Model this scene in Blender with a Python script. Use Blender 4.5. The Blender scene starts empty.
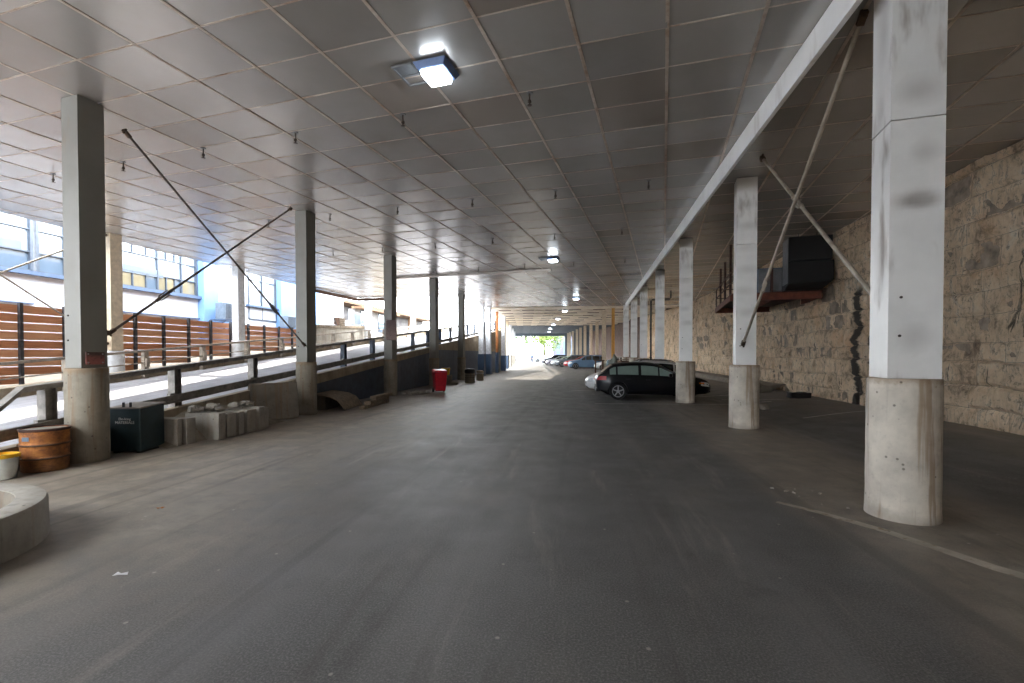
import bpy, bmesh, math, random
from mathutils import Vector, Matrix, noise
random.seed(7)
PI = math.pi
SC = bpy.context.scene
COL = SC.collection
SKEW = -0.169                       # ceiling grid and column faces are turned against the column rows
GX = Vector((math.cos(SKEW), math.sin(SKEW), 0))
GY = Vector((-math.sin(SKEW), math.cos(SKEW), 0))
CEIL = 5.86

# ------------------------------------------------------------------ materials
def s2l(c):
    return tuple(((v / 12.92) if v <= 0.04045 else ((v + 0.055) / 1.055) ** 2.4) for v in c)
def rgb(r, g, b): return s2l((r / 255, g / 255, b / 255)) + (1,)

class NT:
    def __init__(s, name):
        s.m = bpy.data.materials.new(name); s.m.use_nodes = True
        s.t = s.m.node_tree; s.n = s.t.nodes; s.n.clear()
        s.out = s.n.new('ShaderNodeOutputMaterial')
        s.b = s.n.new('ShaderNodeBsdfPrincipled')
        s.t.links.new(s.b.outputs[0], s.out.inputs[0])
        s.tc = s.n.new('ShaderNodeTexCoord')
    def link(s, a, b): s.t.links.new(a, b)
    def val(s, sock, v):
        if hasattr(v, 'links') or hasattr(v, 'is_output'): s.link(v, sock)
        else: sock.default_value = v
    def coord(s, kind='Object', scale=(1, 1, 1), loc=(0, 0, 0)):
        mp = s.n.new('ShaderNodeMapping'); mp.inputs['Scale'].default_value = scale; mp.inputs['Location'].default_value = loc
        s.link(s.tc.outputs[kind], mp.inputs[0]); return mp.outputs[0]
    def noise(s, vec, scale=5, detail=4, rough=.55, dist=0):
        n = s.n.new('ShaderNodeTexNoise'); s.link(vec, n.inputs['Vector'])
        n.inputs['Scale'].default_value = scale; n.inputs['Detail'].default_value = detail
        n.inputs['Roughness'].default_value = rough; n.inputs['Distortion'].default_value = dist
        return n.outputs[0]
    def voro(s, vec, scale=5, feature='F1', out='Distance', rand=1):
        n = s.n.new('ShaderNodeTexVoronoi'); n.feature = feature; s.link(vec, n.inputs['Vector'])
        n.inputs['Scale'].default_value = scale; n.inputs['Randomness'].default_value = rand
        return n.outputs[out]
    def ramp(s, fac, stops):
        n = s.n.new('ShaderNodeValToRGB'); s.link(fac, n.inputs[0]); e = n.color_ramp.elements
        while len(e) > 1: e.remove(e[0])
        for i, (p, c) in enumerate(stops):
            el = e[0] if i == 0 else e.new(p)
            el.position = p; el.color = c if len(c) == 4 else tuple(c) + (1,)
        return n.outputs[0]
    def mask(s, fac, a, b):
        n = s.n.new('ShaderNodeMapRange'); n.interpolation_type = 'SMOOTHSTEP'
        s.link(fac, n.inputs[0]); n.inputs[1].default_value = a; n.inputs[2].default_value = b
        return n.outputs[0]
    def mix(s, fac, a, b, mode='MIX'):
        n = s.n.new('ShaderNodeMix'); n.data_type = 'RGBA'; n.blend_type = mode
        s.val(n.inputs[0], fac); s.val(n.inputs[6], a); s.val(n.inputs[7], b); return n.outputs[2]
    def math(s, op, a, b=0.0, clamp=False):
        n = s.n.new('ShaderNodeMath'); n.operation = op; n.use_clamp = clamp
        s.val(n.inputs[0], a); s.val(n.inputs[1], b); return n.outputs[0]
    def sep(s, vec):
        n = s.n.new('ShaderNodeSeparateXYZ'); s.link(vec, n.inputs[0]); return n.outputs
    def island(s):
        n = s.n.new('ShaderNodeNewGeometry'); return n.outputs['Random Per Island']
    def objrand(s):
        n = s.n.new('ShaderNodeObjectInfo'); return n.outputs['Random']
    def bump(s, h, strength=.3, dist=.02):
        n = s.n.new('ShaderNodeBump'); n.inputs['Strength'].default_value = strength; n.inputs['Distance'].default_value = dist
        s.link(h, n.inputs['Height']); s.link(n.outputs[0], s.b.inputs['Normal'])
    def done(s, col=None, rough=.6, metal=0., spec=None):
        if col is not None: s.val(s.b.inputs['Base Color'], col)
        s.val(s.b.inputs['Roughness'], rough); s.val(s.b.inputs['Metallic'], metal)
        if spec is not None: s.b.inputs['Specular IOR Level'].default_value = spec
        return s.m

def simple(name, col, rough=.6, metal=0., vary=.12, scale=6, spec=None, coat=0):
    t = NT(name); v = t.coord()
    n = t.noise(v, scale, 5, .6)
    dark = tuple(c * (1 - vary * 2) for c in col[:3]) + (1,)
    lite = tuple(min(1, c * (1 + vary)) for c in col[:3]) + (1,)
    c = t.ramp(n, [(.3, dark), (.7, lite)])
    t.bump(t.noise(v, scale * 8, 3), .08, .005)
    if coat: t.b.inputs['Coat Weight'].default_value = coat
    return t.done(c, rough, metal, spec)

def mat_concrete(name, base, streak=.5, rust=.35, dark=.55):
    t = NT(name); v = t.coord()
    n1 = t.noise(v, 2.2, 6, .6); n2 = t.noise(v, 14, 5, .65)
    b = base[:3]
    c = t.ramp(n1, [(.25, tuple(x * .62 for x in b)), (.55, b), (.8, tuple(min(1, x * 1.25) for x in b))])
    c = t.mix(t.math('MULTIPLY', t.mask(n2, .5, .75), .35), c, tuple(x * .5 for x in b) + (1,))
    vs = t.coord(scale=(7, 7, .35)); st = t.mask(t.noise(vs, 1.3, 4, .6), .53, .66)
    c = t.mix(t.math('MULTIPLY', st, rust), c, rgb(126, 92, 52))
    vs2 = t.coord(scale=(5, 5, .5), loc=(9, 3, 1)); st2 = t.mask(t.noise(vs2, 1.1, 4, .6), .55, .75)
    c = t.mix(t.math('MULTIPLY', st2, streak), c, tuple(x * .4 for x in b) + (1,))
    if 'footing' in name:
        zt = t.sep(v)[2]; ring = t.math('MULTIPLY', t.mask(t.math('ADD', zt, t.math('MULTIPLY', t.math('SUBTRACT', n2, .5), .12)), 1.40, 1.48), .55)
        c = t.mix(ring, c, rgb(138, 112, 82))
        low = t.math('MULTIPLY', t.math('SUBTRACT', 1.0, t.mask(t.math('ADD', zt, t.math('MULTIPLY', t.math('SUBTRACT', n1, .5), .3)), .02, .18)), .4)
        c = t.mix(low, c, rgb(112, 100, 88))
    pit = t.mask(t.voro(v, 7), .06, .115)
    c = t.mix(t.math('MULTIPLY', t.math('SUBTRACT', 1.0, pit), .6), c, (.03, .025, .02, 1))
    h = t.math('ADD', t.math('MULTIPLY', n2, .5), pit)
    t.bump(h, .35, .012)
    return t.done(c, .88)

def mat_clad(name, base, stain=.5, rough=.42, metal=.15):
    t = NT(name); v = t.coord()
    n = t.noise(v, 1.4, 5, .55)
    b = base[:3]
    c = t.ramp(n, [(.3, tuple(x * .86 for x in b)), (.6, b), (.85, tuple(min(1, x * 1.06) for x in b))])
    vs = t.coord(scale=(3.5, 3.5, .9), loc=(2, 5, 0))
    st = t.mask(t.noise(vs, .9, 4, .55), .55, .74)
    c = t.mix(t.math('MULTIPLY', st, stain), c, rgb(128, 112, 96))
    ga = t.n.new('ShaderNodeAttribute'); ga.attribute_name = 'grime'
    c = t.mix(t.math('MULTIPLY', ga.outputs['Fac'], .62), c, rgb(112, 102, 92))  # shading of the dents painted in as a darker tone
    vv = t.coord(scale=(30, 30, .4)); sc = t.noise(vv, 1, 2)
    t.bump(sc, .05, .01)
    return t.done(c, rough, metal)

M = {}
M['shaft_left'] = mat_clad('grey_column_paint', rgb(132, 130, 123), .55, .5, .1)
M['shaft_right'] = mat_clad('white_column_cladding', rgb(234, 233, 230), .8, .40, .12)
M['shaft_blue'] = simple('white_column_paint', rgb(225, 228, 234), .5)
M['blue_paint'] = simple('blue_column_paint', rgb(70, 92, 122), .5)
M['tan_paint'] = simple('tan_column_paint', rgb(214, 198, 174), .6)
M['yellow_paint'] = simple('yellow_column_paint', rgb(206, 150, 62), .55)
M['rust_paint'] = simple('orange_rust_paint', rgb(178, 112, 60), .7, vary=.3)
M['base_left'] = mat_concrete('concrete_footing_left', rgb(150, 142, 128), .6, .4)
M['base_right'] = mat_concrete('concrete_footing_right', rgb(204, 195, 181), .4, .6)
M['concrete'] = mat_concrete('rough_concrete', rgb(166, 160, 150), .6, .15)
M['concrete_dark'] = mat_concrete('dark_concrete', rgb(126, 118, 106), .7, .35)
M['seam'] = simple('dark_seam', rgb(60, 56, 50), .8)
M['rod'] = simple('painted_rod', rgb(170, 158, 142), .5, .2, .2)
M['rod_dark'] = simple('rusty_rod', rgb(104, 92, 84), .6, .3, .25)
M['clevis'] = simple('rusted_clevis', rgb(92, 74, 58), .7, .3, .3)
M['black'] = simple('black_steel', rgb(30, 31, 34), .5)
M['sprinkler'] = simple('dark_sprinkler_metal', rgb(70, 58, 50), .5, .6)
M['beam'] = mat_clad('white_beam_paint', rgb(240, 240, 238), .3, .5, 0)
M['rail'] = simple('weathered_rail_steel', rgb(142, 137, 130), .55, .3, .25)
M['rail_far'] = simple('pale_rail_steel', rgb(158, 146, 132), .6, .1, .2)
M['asphalt_dark'] = simple('dark_road_asphalt', rgb(46, 46, 49), .9, 0, .2, .4)
M['slate_render'] = simple('slate_building_render', rgb(84, 82, 98), .8, 0, .1, .5)
M['navy'] = simple('navy_panel_paint', rgb(62, 74, 92), .5, .0, .2, 3)
M['fence_post'] = simple('dark_fence_post', rgb(62, 62, 68), .6)
M['white_wall'] = simple('white_building_paint', rgb(178, 184, 195), .7, 0, .05, 1)
M['blue_wall'] = simple('pale_blue_building_paint', rgb(100, 136, 184), .65, 0, .08, 1)
M['annex'] = simple('pale_annex_paint', rgb(112, 110, 110), .8, 0, .2, 1)
M['annex_tan'] = simple('tan_annex_timber', rgb(112, 84, 60), .8, 0, .25, 1)
M['mullion'] = simple('grey_window_frame', rgb(64, 74, 88), .5)
M['sillblue'] = simple('blue_grey_sill', rgb(70, 90, 120), .6)
M['hvac'] = simple('pale_unit_sheet_metal', rgb(104, 118, 134), .5, .2)
M['hvac_dark'] = simple('unit_grille', rgb(86, 96, 110), .5, .3)
M['duct_black'] = simple('black_duct_wrap', rgb(17, 17, 19), .6, 0, .2, 3)
M['duct_grey'] = simple('grey_duct_metal', rgb(126, 126, 128), .45, .4, .15, 4)
M['rust_steel'] = simple('red_oxide_steel', rgb(116, 62, 44), .75, .0, .3, 5)
M['dark_rust'] = simple('dark_rusted_steel', rgb(70, 44, 36), .8, 0, .3, 5)
M['teal_box'] = simple('dark_teal_paint', rgb(40, 58, 62), .45, .1, .2, 5)
M['box_top'] = simple('dusty_box_top', rgb(150, 142, 130), .7)
M['white_text'] = simple('white_lettering', rgb(215, 215, 210), .6)
M['bucket'] = simple('white_bucket_plastic', rgb(218, 220, 216), .4)
M['yellow'] = simple('yellow_plastic', rgb(226, 176, 38), .45)
M['red'] = simple('red_bin_plastic', rgb(190, 32, 46), .4)
M['rubber'] = simple('black_rubber', rgb(24, 24, 25), .8)
M['alloy'] = simple('alloy_rim', rgb(178, 180, 182), .3, .7, .05)
M['marking'] = simple('worn_white_paint', rgb(196, 192, 184), .8, 0, .25, 8)
M['wood_plank'] = simple('weathered_plank', rgb(140, 124, 104), .8, 0, .25, 9)
M['leaf_brown'] = simple('dry_leaf', rgb(168, 112, 62), .8)
M['paper'] = simple('white_paper', rgb(236, 236, 236), .8)
M['skin'] = simple('skin', rgb(190, 148, 124), .6)
M['shirt'] = simple('blue_shirt', rgb(96, 128, 178), .8)
M['trousers'] = simple('dark_trousers', rgb(70, 82, 112), .8)
M['hair'] = simple('dark_hair', rgb(50, 42, 38), .8)
M['tarp'] = simple('grey_green_tarp', rgb(122, 128, 122), .6, 0, .25, 7)
M['tarp_blue'] = simple('pale_blue_tarp', rgb(160, 178, 190), .6, 0, .2, 7)
M['brown'] = simple('brown_timber', rgb(96, 70, 54), .8, 0, .25, 7)
M['gold'] = simple('dark_glazing_bar', rgb(90, 98, 110), .5)
M['trunk'] = simple('bark', rgb(96, 82, 66), .9)
M['dark_wall'] = simple('dark_brick_infill', rgb(98, 78, 68), .9, 0, .25, 2)
M['portal'] = simple('slate_blue_girder', rgb(88, 98, 108), .7)
M['far_ceiling'] = simple('cream_soffit', rgb(240, 228, 210), .75, 0, .12, .8)
M['tan_wall'] = mat_concrete('tan_ramp_edge', rgb(162, 148, 126), .4, .25)

def m_sign(name, top, low):
    t = NT(name); v = t.coord('Generated'); n = t.noise(t.coord(scale=(6, 6, 6)), 1.5, 5, .7)
    z = t.sep(v)[2]
    f = t.math('ADD', z, t.math('MULTIPLY', t.math('SUBTRACT', n, .5), .9))
    c = t.ramp(f, [(.15, low), (.5, tuple(x * .75 for x in low[:3])), (.8, top)])
    w = t.mask(t.noise(t.coord(scale=(18, 18, 40)), 1, 1), .60, .66)
    c = t.mix(t.math('MULTIPLY', w, .45), c, (.05, .03, .03, 1))
    return t.done(c, .55)
M['sign_red'] = m_sign('faded_red_sign', rgb(92, 70, 64), rgb(168, 104, 96))
M['sign_brown'] = m_sign('faded_brown_placard', rgb(128, 110, 110), rgb(160, 140, 134))

def m_asphalt():
    t = NT('dusty_asphalt'); v = t.coord(); X, Y, Z = t.sep(v)
    big = t.noise(v, .35, 5, .6); mid = t.noise(v, 1.6, 6, .62); fine = t.noise(v, 70, 3, .75); grit = t.noise(v, 160, 2, .7)
    lane = t.noise(t.coord(scale=(1.1, .07, 1)), 1, 4, .55)
    asp = t.ramp(fine, [(.25, rgb(52, 51, 50)), (.5, rgb(86, 84, 82)), (.78, rgb(134, 132, 128))])
    asp = t.mix(t.math('MULTIPLY', t.mask(lane, .45, .7), .35), asp, rgb(122, 120, 118))
    dust = t.ramp(mid, [(.25, rgb(100, 90, 80)), (.5, rgb(140, 129, 116)), (.8, rgb(172, 161, 147))])
    # where traffic leaves the dust lying: the left margin and round the right-hand columns
    wob = t.math('MULTIPLY', t.math('SUBTRACT', big, .5), 3.2)
    xw = t.math('ADD', X, wob)
    # the left margin widens towards the camera
    left = t.math('SUBTRACT', 1.0, t.mask(t.math('ADD', xw, t.math('MULTIPLY', Y, .0)), -6.0, -1.8))
    left = t.math('MULTIPLY', left, t.math('SUBTRACT', 1.0, t.mask(Y, 22, 44)))
    rc = t.math('ABSOLUTE', t.math('SUBTRACT', t.math('ADD', X, t.math('MULTIPLY', wob, .55)), 3.6))
    right = t.math('SUBTRACT', 1.0, t.mask(rc, .75, 1.5))
    rw = t.mask(t.math('ADD', X, wob), 6.2, 7.6)
    d = t.math('MAXIMUM', t.math('MAXIMUM', left, t.math('MULTIPLY', right, .75)), t.math('MULTIPLY', rw, .6))
    patch = t.mask(t.noise(t.coord(scale=(1, .5, 1), loc=(3, 1, 0)), .8, 5, .6), .52, .72)
    d = t.math('MAXIMUM', d, t.math('MULTIPLY', patch, .22))
    d = t.math('MULTIPLY', d, t.math('ADD', .55, t.math('MULTIPLY', t.mask(t.noise(v, 3.5, 5, .7), .3, .6), .45)))
    c = t.mix(d, asp, dust)
    # dark oily patches and tyre tracks
    oil = t.mask(t.noise(t.coord(loc=(5, 2, 0)), .9, 6, .68), .58, .75)
    c = t.mix(t.math('MULTIPLY', oil, .5), c, rgb(52, 49, 47))
    tyre = t.mask(t.noise(t.coord(scale=(3.2, .09, 1), loc=(1, 7, 0)), 1, 3, .5), .58, .68)
    c = t.mix(t.math('MULTIPLY', tyre, .34), c, rgb(66, 62, 60))
    scr = t.mask(t.noise(t.coord(scale=(2.4, .28, 1), loc=(4, 1, 0)), 1, 6, .65, .5), .56, .74)
    c = t.mix(t.math('MULTIPLY', scr, .35), c, rgb(156, 148, 138))
    drk = t.mask(t.noise(t.coord(scale=(1.6, .3, 1), loc=(8, 6, 0)), 1, 6, .68, .8), .55, .72)
    c = t.mix(t.math('MULTIPLY', drk, .42), c, rgb(70, 64, 60))
    spk = t.voro(v, 3.2); c = t.mix(t.math('MULTIPLY', t.math('SUBTRACT', 1.0, t.mask(spk, .03, .06)), .5), c, rgb(178, 170, 160))
    h = t.math('ADD', fine, t.math('MULTIPLY', grit, .6))
    t.bump(h, .3, .006)
    r = t.ramp(mid, [(.3, (.46, .46, .46)), (.7, (.66, .66, .66))])
    return t.done(c, r, 0, .5)
M['asphalt'] = m_asphalt()

def m_panel():
    t = NT('ceiling_panel_metal'); v = t.coord()
    r = t.island(); n = t.noise(v, 1.1, 5, .6)
    f = t.math('ADD', t.math('MULTIPLY', r, .6), t.math('MULTIPLY', n, .5))
    c = t.ramp(f, [(.2, rgb(168, 164, 160)), (.55, rgb(186, 182, 178)), (.85, rgb(200, 196, 192))])
    old = t.math('GREATER_THAN', t.math('FRACT', t.math('MULTIPLY', r, 37.7)), .94)
    c = t.mix(t.math('MULTIPLY', old, .35), c, rgb(164, 140, 120))
    rust = t.mask(t.noise(v, .45, 6, .65), .55, .75)
    c = t.mix(t.math('MULTIPLY', rust, .22), c, rgb(158, 134, 116))
    perf = t.voro(t.coord(scale=(1, 1, 0)), 60, rand=0)
    t.bump(t.math('ADD', t.mask(perf, .15, .3), t.math('MULTIPLY', t.noise(v, 1.3, 2, .4), 5)), .05, .008)
    return t.done(c, .27, .45)
M['panel'] = m_panel()
def m_batten():
    t = NT('rust_stained_batten'); v = t.coord(); n = t.noise(v, 2.0, 6, .7)
    c = t.ramp(n, [(.3, rgb(136, 104, 80)), (.5, rgb(178, 162, 148)), (.7, rgb(204, 196, 186))])
    return t.done(c, .6)
M['batten'] = m_batten()

def m_stone():
    t = NT('rough_tan_stone'); v = t.coord(); r = t.island()
    X, Y, Z = t.sep(v)
    n = t.noise(v, 1.6, 9, .72, .6); n2 = t.noise(v, 7, 8, .76, .3)
    tool = t.noise(t.coord(scale=(1, 5, 1.2), loc=(1, 2, 3)), 3, 6, .7, .4)
    f = t.math('ADD', t.math('MULTIPLY', n, .94), t.math('MULTIPLY', r, .06))
    f = t.math('ADD', t.math('MULTIPLY', f, .78), t.math('MULTIPLY', tool, .22))
    c = t.ramp(f, [(.33, rgb(92, 76, 64)), (.41, rgb(172, 148, 122)), (.48, rgb(226, 200, 166)), (.56, rgb(240, 216, 184)), (.70, rgb(242, 230, 210))])
    c = t.mix(t.math('MULTIPLY', t.mask(n2, .53, .64), .62), c, rgb(98, 82, 70))
    c = t.mix(t.math('MULTIPLY', t.mask(t.noise(t.coord(loc=(7, 1, 2)), .8, 5, .6), .54, .7), .5), c, rgb(222, 178, 130))
    crack = t.math('ABSOLUTE', t.math('SUBTRACT', t.noise(t.coord(scale=(1, 1.7, .45), loc=(3, 3, 3)), 1.5, 7, .65, .5), .5))
    ck = t.math('MULTIPLY', t.math('SUBTRACT', 1.0, t.mask(crack, .004, .022)), t.mask(n, .42, .6))
    c = t.mix(t.math('MULTIPLY', ck, .4), c, rgb(44, 38, 34))
    blk = t.mask(t.noise(t.coord(scale=(1, 1.6, .45), loc=(0, 4, 0)), 1.5, 7, .72, .9), .60, .66)
    c = t.mix(t.math('MULTIPLY', blk, .85), c, rgb(42, 36, 33))
    # two long black water streaks
    wz = t.noise(t.coord(scale=(0, .1, 1)), 1.1, 6, .62)
    for y0, w, z1, k in ((16.1, .23, 3.9, .95), (15.3, .15, 4.9, .85), (10.0, .16, 4.3, .5)):
        off = t.math('MULTIPLY', t.math('SUBTRACT', wz, .5), 1.5)
        d = t.math('ABSOLUTE', t.math('SUBTRACT', t.math('ADD', Y, off), y0))
        d = t.math('ADD', d, t.math('MULTIPLY', t.math('SUBTRACT', n2, .5), .2))
        mk = t.math('MULTIPLY', t.math('SUBTRACT', 1.0, t.mask(d, w * .55, w)), t.math('SUBTRACT', 1.0, t.mask(Z, z1 - .3, z1)))
        c = t.mix(t.math('MULTIPLY', mk, k), c, rgb(30, 26, 24))
    t.bump(t.math('ADD', t.math('ADD', n2, t.math('MULTIPLY', n, .9)), t.math('MULTIPLY', tool, .8)), 1.0, .09)
    return t.done(c, .92)
M['stone'] = m_stone()
M['mortar'] = simple('pale_mortar', rgb(158, 142, 124), .95, 0, .3, 4)

def m_wood():
    t = NT('red_brown_fence_boards'); v = t.coord(); r = t.island()
    g = t.noise(t.coord(scale=(1, .7, 9)), 2, 5, .6)
    f = t.math('ADD', t.math('MULTIPLY', g, .55), t.math('MULTIPLY', r, .45))
    c = t.ramp(f, [(.25, rgb(186, 118, 82)), (.5, rgb(214, 148, 108)), (.75, rgb(230, 176, 138))])
    t.bump(g, .2, .01); return t.done(c, .7)
M['fence'] = m_wood()

def m_barrel():
    t = NT('rusted_orange_drum'); v = t.coord(); Z = t.sep(v)[2]
    n = t.noise(v, 5, 7, .68); n2 = t.noise(t.coord(scale=(1, 1, 3)), 9, 5, .7)
    c = t.ramp(n, [(.3, rgb(96, 58, 36)), (.5, rgb(158, 98, 48)), (.68, rgb(196, 130, 62))])
    c = t.mix(t.math('MULTIPLY', t.mask(n2, .5, .68), .6), c, rgb(82, 54, 38))
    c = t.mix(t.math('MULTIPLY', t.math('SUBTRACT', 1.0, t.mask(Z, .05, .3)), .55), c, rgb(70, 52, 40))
    t.bump(n2, .3, .01); return t.done(c, .75)
M['barrel'] = m_barrel()

def m_ramp():
    t = NT('pale_ramp_concrete'); v = t.coord(); n = t.noise(v, .7, 6, .6); f = t.noise(v, 12, 4, .6)
    c = t.ramp(n, [(.3, rgb(150, 149, 154)), (.7, rgb(182, 181, 187))])
    c = t.mix(t.math('MULTIPLY', t.mask(f, .5, .8), .3), c, rgb(120, 116, 114))
    X = t.sep(v)[0]
    gr = t.mask(t.math('FRACT', t.math('MULTIPLY', X, 2.6)), .86, .95)
    c = t.mix(t.math('MULTIPLY', gr, .4), c, rgb(104, 102, 104))
    t.bump(f, .2, .01); return t.done(c, .75)
M['ramp'] = m_ramp()

def m_glass(name, col, rough=.06):
    t = NT(name); v = t.coord(); n = t.noise(v, .8, 3)
    c = t.ramp(n, [(.3, tuple(x * .7 for x in col[:3])), (.7, col)])
    t.b.inputs['Coat Weight'].default_value = .5
    return t.done(c, rough, .0, .8)
M['pane'] = m_glass('white_sky_pane', rgb(142, 154, 166))
M['pane_cream'] = m_glass('cream_pane', rgb(132, 124, 102))
M['pane_grey'] = m_glass('grey_blue_pane', rgb(92, 108, 126))
M['car_glass'] = m_glass('car_window', rgb(132, 152, 144), .04)
M['car_glass_dark'] = m_glass('dark_car_window', rgb(38, 44, 50), .04)
def m_emit(name, col, st):
    t = NT(name); t.b.inputs['Emission Color'].default_value = col; t.b.inputs['Emission Strength'].default_value = st
    v = t.coord(); n = t.noise(v, 3, 2)
    return t.done(t.ramp(n, [(0, (.8, .85, .9)), (1, (.9, .95, 1))]), .4)
M['led'] = m_emit('lit_led_lens', (.80, .90, 1, 1), 6.5)
M['lamp_body'] = simple('blue_grey_lamp_housing', rgb(98, 120, 160), .45, .2)
M['lamp_plate'] = simple('bare_mount_plate', rgb(116, 118, 120), .6, .2)
M['taillight'] = simple('red_tail_lamp', rgb(176, 8, 16), .35)
M['headlight'] = simple('clear_head_lamp', rgb(210, 214, 216), .15, .1, coat=.6)
M['amber'] = simple('amber_marker', rgb(236, 132, 40), .25)
M['plate'] = simple('number_plate', rgb(216, 214, 208), .5)
def m_paint(name, col, rough=.22, coat=.7):
    t = NT(name); v = t.coord(); n = t.noise(v, 1.2, 4)
    c = t.ramp(n, [(.3, tuple(x * .85 for x in col[:3])), (.7, col)])
    t.b.inputs['Coat Weight'].default_value = coat; t.b.inputs['Coat Roughness'].default_value = .06
    return t.done(c, rough + .1, .15, .35)
PAINT = {'navy': m_paint('navy_black_car_paint', rgb(5, 7, 15), .25, .1), 'white': m_paint('white_car_paint', rgb(222, 222, 222)),
         'blue': m_paint('steel_blue_car_paint', rgb(96, 126, 158)), 'red': m_paint('red_car_paint', rgb(170, 38, 46)),
         'grey': m_paint('dark_grey_car_paint', rgb(78, 88, 100)), 'silver': m_paint('silver_car_paint', rgb(178, 184, 192)),
         'lilac': m_paint('greyish_car_paint', rgb(128, 124, 140)), 'black': m_paint('black_car_paint', rgb(40, 44, 58))}
def m_leaf(name, a, b):
    t = NT(name); r = t.island(); c = t.ramp(r, [(0, a), (1, b)])
    t.b.inputs['Subsurface Weight'].default_value = 0
    return t.done(c, .6)
M['leaf'] = m_leaf('green_leaves', rgb(30, 58, 24), rgb(70, 104, 40))
M['leaf2'] = m_leaf('yellow_green_leaves', rgb(52, 78, 26), rgb(104, 122, 46))

# ------------------------------------------------------------------ geometry helpers
class MB:
    def __init__(s): s.v = []; s.f = []; s.mi = []; s.sm = []; s.cur = 0
    def add(s, vs, fs, smooth=False):
        b = len(s.v); s.v += [tuple(x) for x in vs]
        for f in fs: s.f.append(tuple(b + i for i in f)); s.mi.append(s.cur); s.sm.append(smooth)
        return s
    def box(s, c, d, rz=0., rot=None):
        x, y, z = d[0] / 2, d[1] / 2, d[2] / 2
        vs = [Vector((i * x, j * y, k * z)) for i in (-1, 1) for j in (-1, 1) for k in (-1, 1)]
        R = rot if rot is not None else Matrix.Rotation(rz, 3, 'Z')
        vs = [R @ v + Vector(c) for v in vs]
        return s.add(vs, [(0, 1, 3, 2), (4, 6, 7, 5), (0, 4, 5, 1), (2, 3, 7, 6), (0, 2, 6, 4), (1, 5, 7, 3)])
    def hexa(s, lo, hi):               # two quads (each 4 points, counter-clockwise from above)
        return s.add(list(lo) + list(hi), [(3, 2, 1, 0), (4, 5, 6, 7), (0, 1, 5, 4), (1, 2, 6, 5), (2, 3, 7, 6), (3, 0, 4, 7)])
    def bar(s, a, b, w, h, up=(0, 0, 1)):
        a, b = Vector(a), Vector(b); d = (b - a).normalized(); u = Vector(up)
        if abs(d.dot(u)) > .95: u = Vector((1, 0, 0))
        r = d.cross(u).normalized() * w / 2; t = r.cross(d).normalized() * h / 2
        vs = [p + i * r + j * t for p in (a, b) for (i, j) in ((-1, -1), (1, -1), (1, 1), (-1, 1))]
        return s.add(vs, [(3, 2, 1, 0), (4, 5, 6, 7), (0, 1, 5, 4), (1, 2, 6, 5), (2, 3, 7, 6), (3, 0, 4, 7)])
    def tube(s, pts, r, n=10, cap=True):
        pts = [Vector(p) for p in pts]; b = []; ring = []
        for i, p in enumerate(pts):
            d = (pts[min(i + 1, len(pts) - 1)] - pts[max(i - 1, 0)]).normalized()
            u = Vector((0, 0, 1)) if abs(d.z) < .95 else Vector((1, 0, 0))
            x = d.cross(u).normalized(); y = x.cross(d).normalized()
            rr = r[i] if isinstance(r, (list, tuple)) else r
            b += [p + rr * (math.cos(2 * PI * k / n) * x + math.sin(2 * PI * k / n) * y) for k in range(n)]
        fs = []
        for i in range(len(pts) - 1):
            for k in range(n):
                a, c = i * n + k, i * n + (k + 1) % n
                fs.append((a, c, c + n, a + n))
        s.add(b, fs, True)
        if cap:
            s.add(b[:n], [tuple(range(n))]); s.add(b[-n:], [tuple(reversed(range(n)))])
        return s
    def lathe(s, prof, n=32, c=(0, 0, 0), axis='Z', smooth=True, jitter=0, cap=True):
        vs = []
        for (r, z) in prof:
            for k in range(n):
                a = 2 * PI * k / n; rr = r + (random.uniform(-jitter, jitter) if jitter else 0)
                p = Vector((rr * math.cos(a), rr * math.sin(a), z))
                if axis == 'Y': p = Vector((p.x, p.z, p.y))
                if axis == 'X': p = Vector((p.z, p.x, p.y))
                vs.append(p + Vector(c))
        fs = []
        for i in range(len(prof) - 1):
            for k in range(n):
                a, b2 = i * n + k, i * n + (k + 1) % n
                fs.append((a, b2, b2 + n, a + n))
        s.add(vs, fs, smooth)
        if cap and prof[0][0] > 1e-4: s.add(vs[:n], [tuple(reversed(range(n)))])
        if cap and prof[-1][0] > 1e-4: s.add(vs[-n:], [tuple(range(n))])
        return s
    def build(s, name, mat, parent=None, loc=(0, 0, 0), rz=0., bevel=0, auto=None, seg=2):
        me = bpy.data.meshes.new(name); me.from_pydata(s.v, [], s.f)
        mats = mat if isinstance(mat, (list, tuple)) else [mat]
        for m in mats: me.materials.append(M[m] if isinstance(m, str) else m)
        for p, i, k in zip(me.polygons, s.mi, s.sm): p.material_index = i; p.use_smooth = k
        bm = bmesh.new(); bm.from_mesh(me); bmesh.ops.recalc_face_normals(bm, faces=bm.faces); bm.to_mesh(me); bm.free()
        if any(s.sm): me.set_sharp_from_angle(angle=.65)
        me.update()
        o = bpy.data.objects.new(name, me); COL.objects.link(o)
        o.location = loc; o.rotation_euler.z = rz
        if parent: o.parent = parent
        if bevel:
            b = o.modifiers.new('bevel', 'BEVEL'); b.width = bevel; b.segments = seg; b.limit_method = 'ANGLE'; b.angle_limit = .6
        return o

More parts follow.
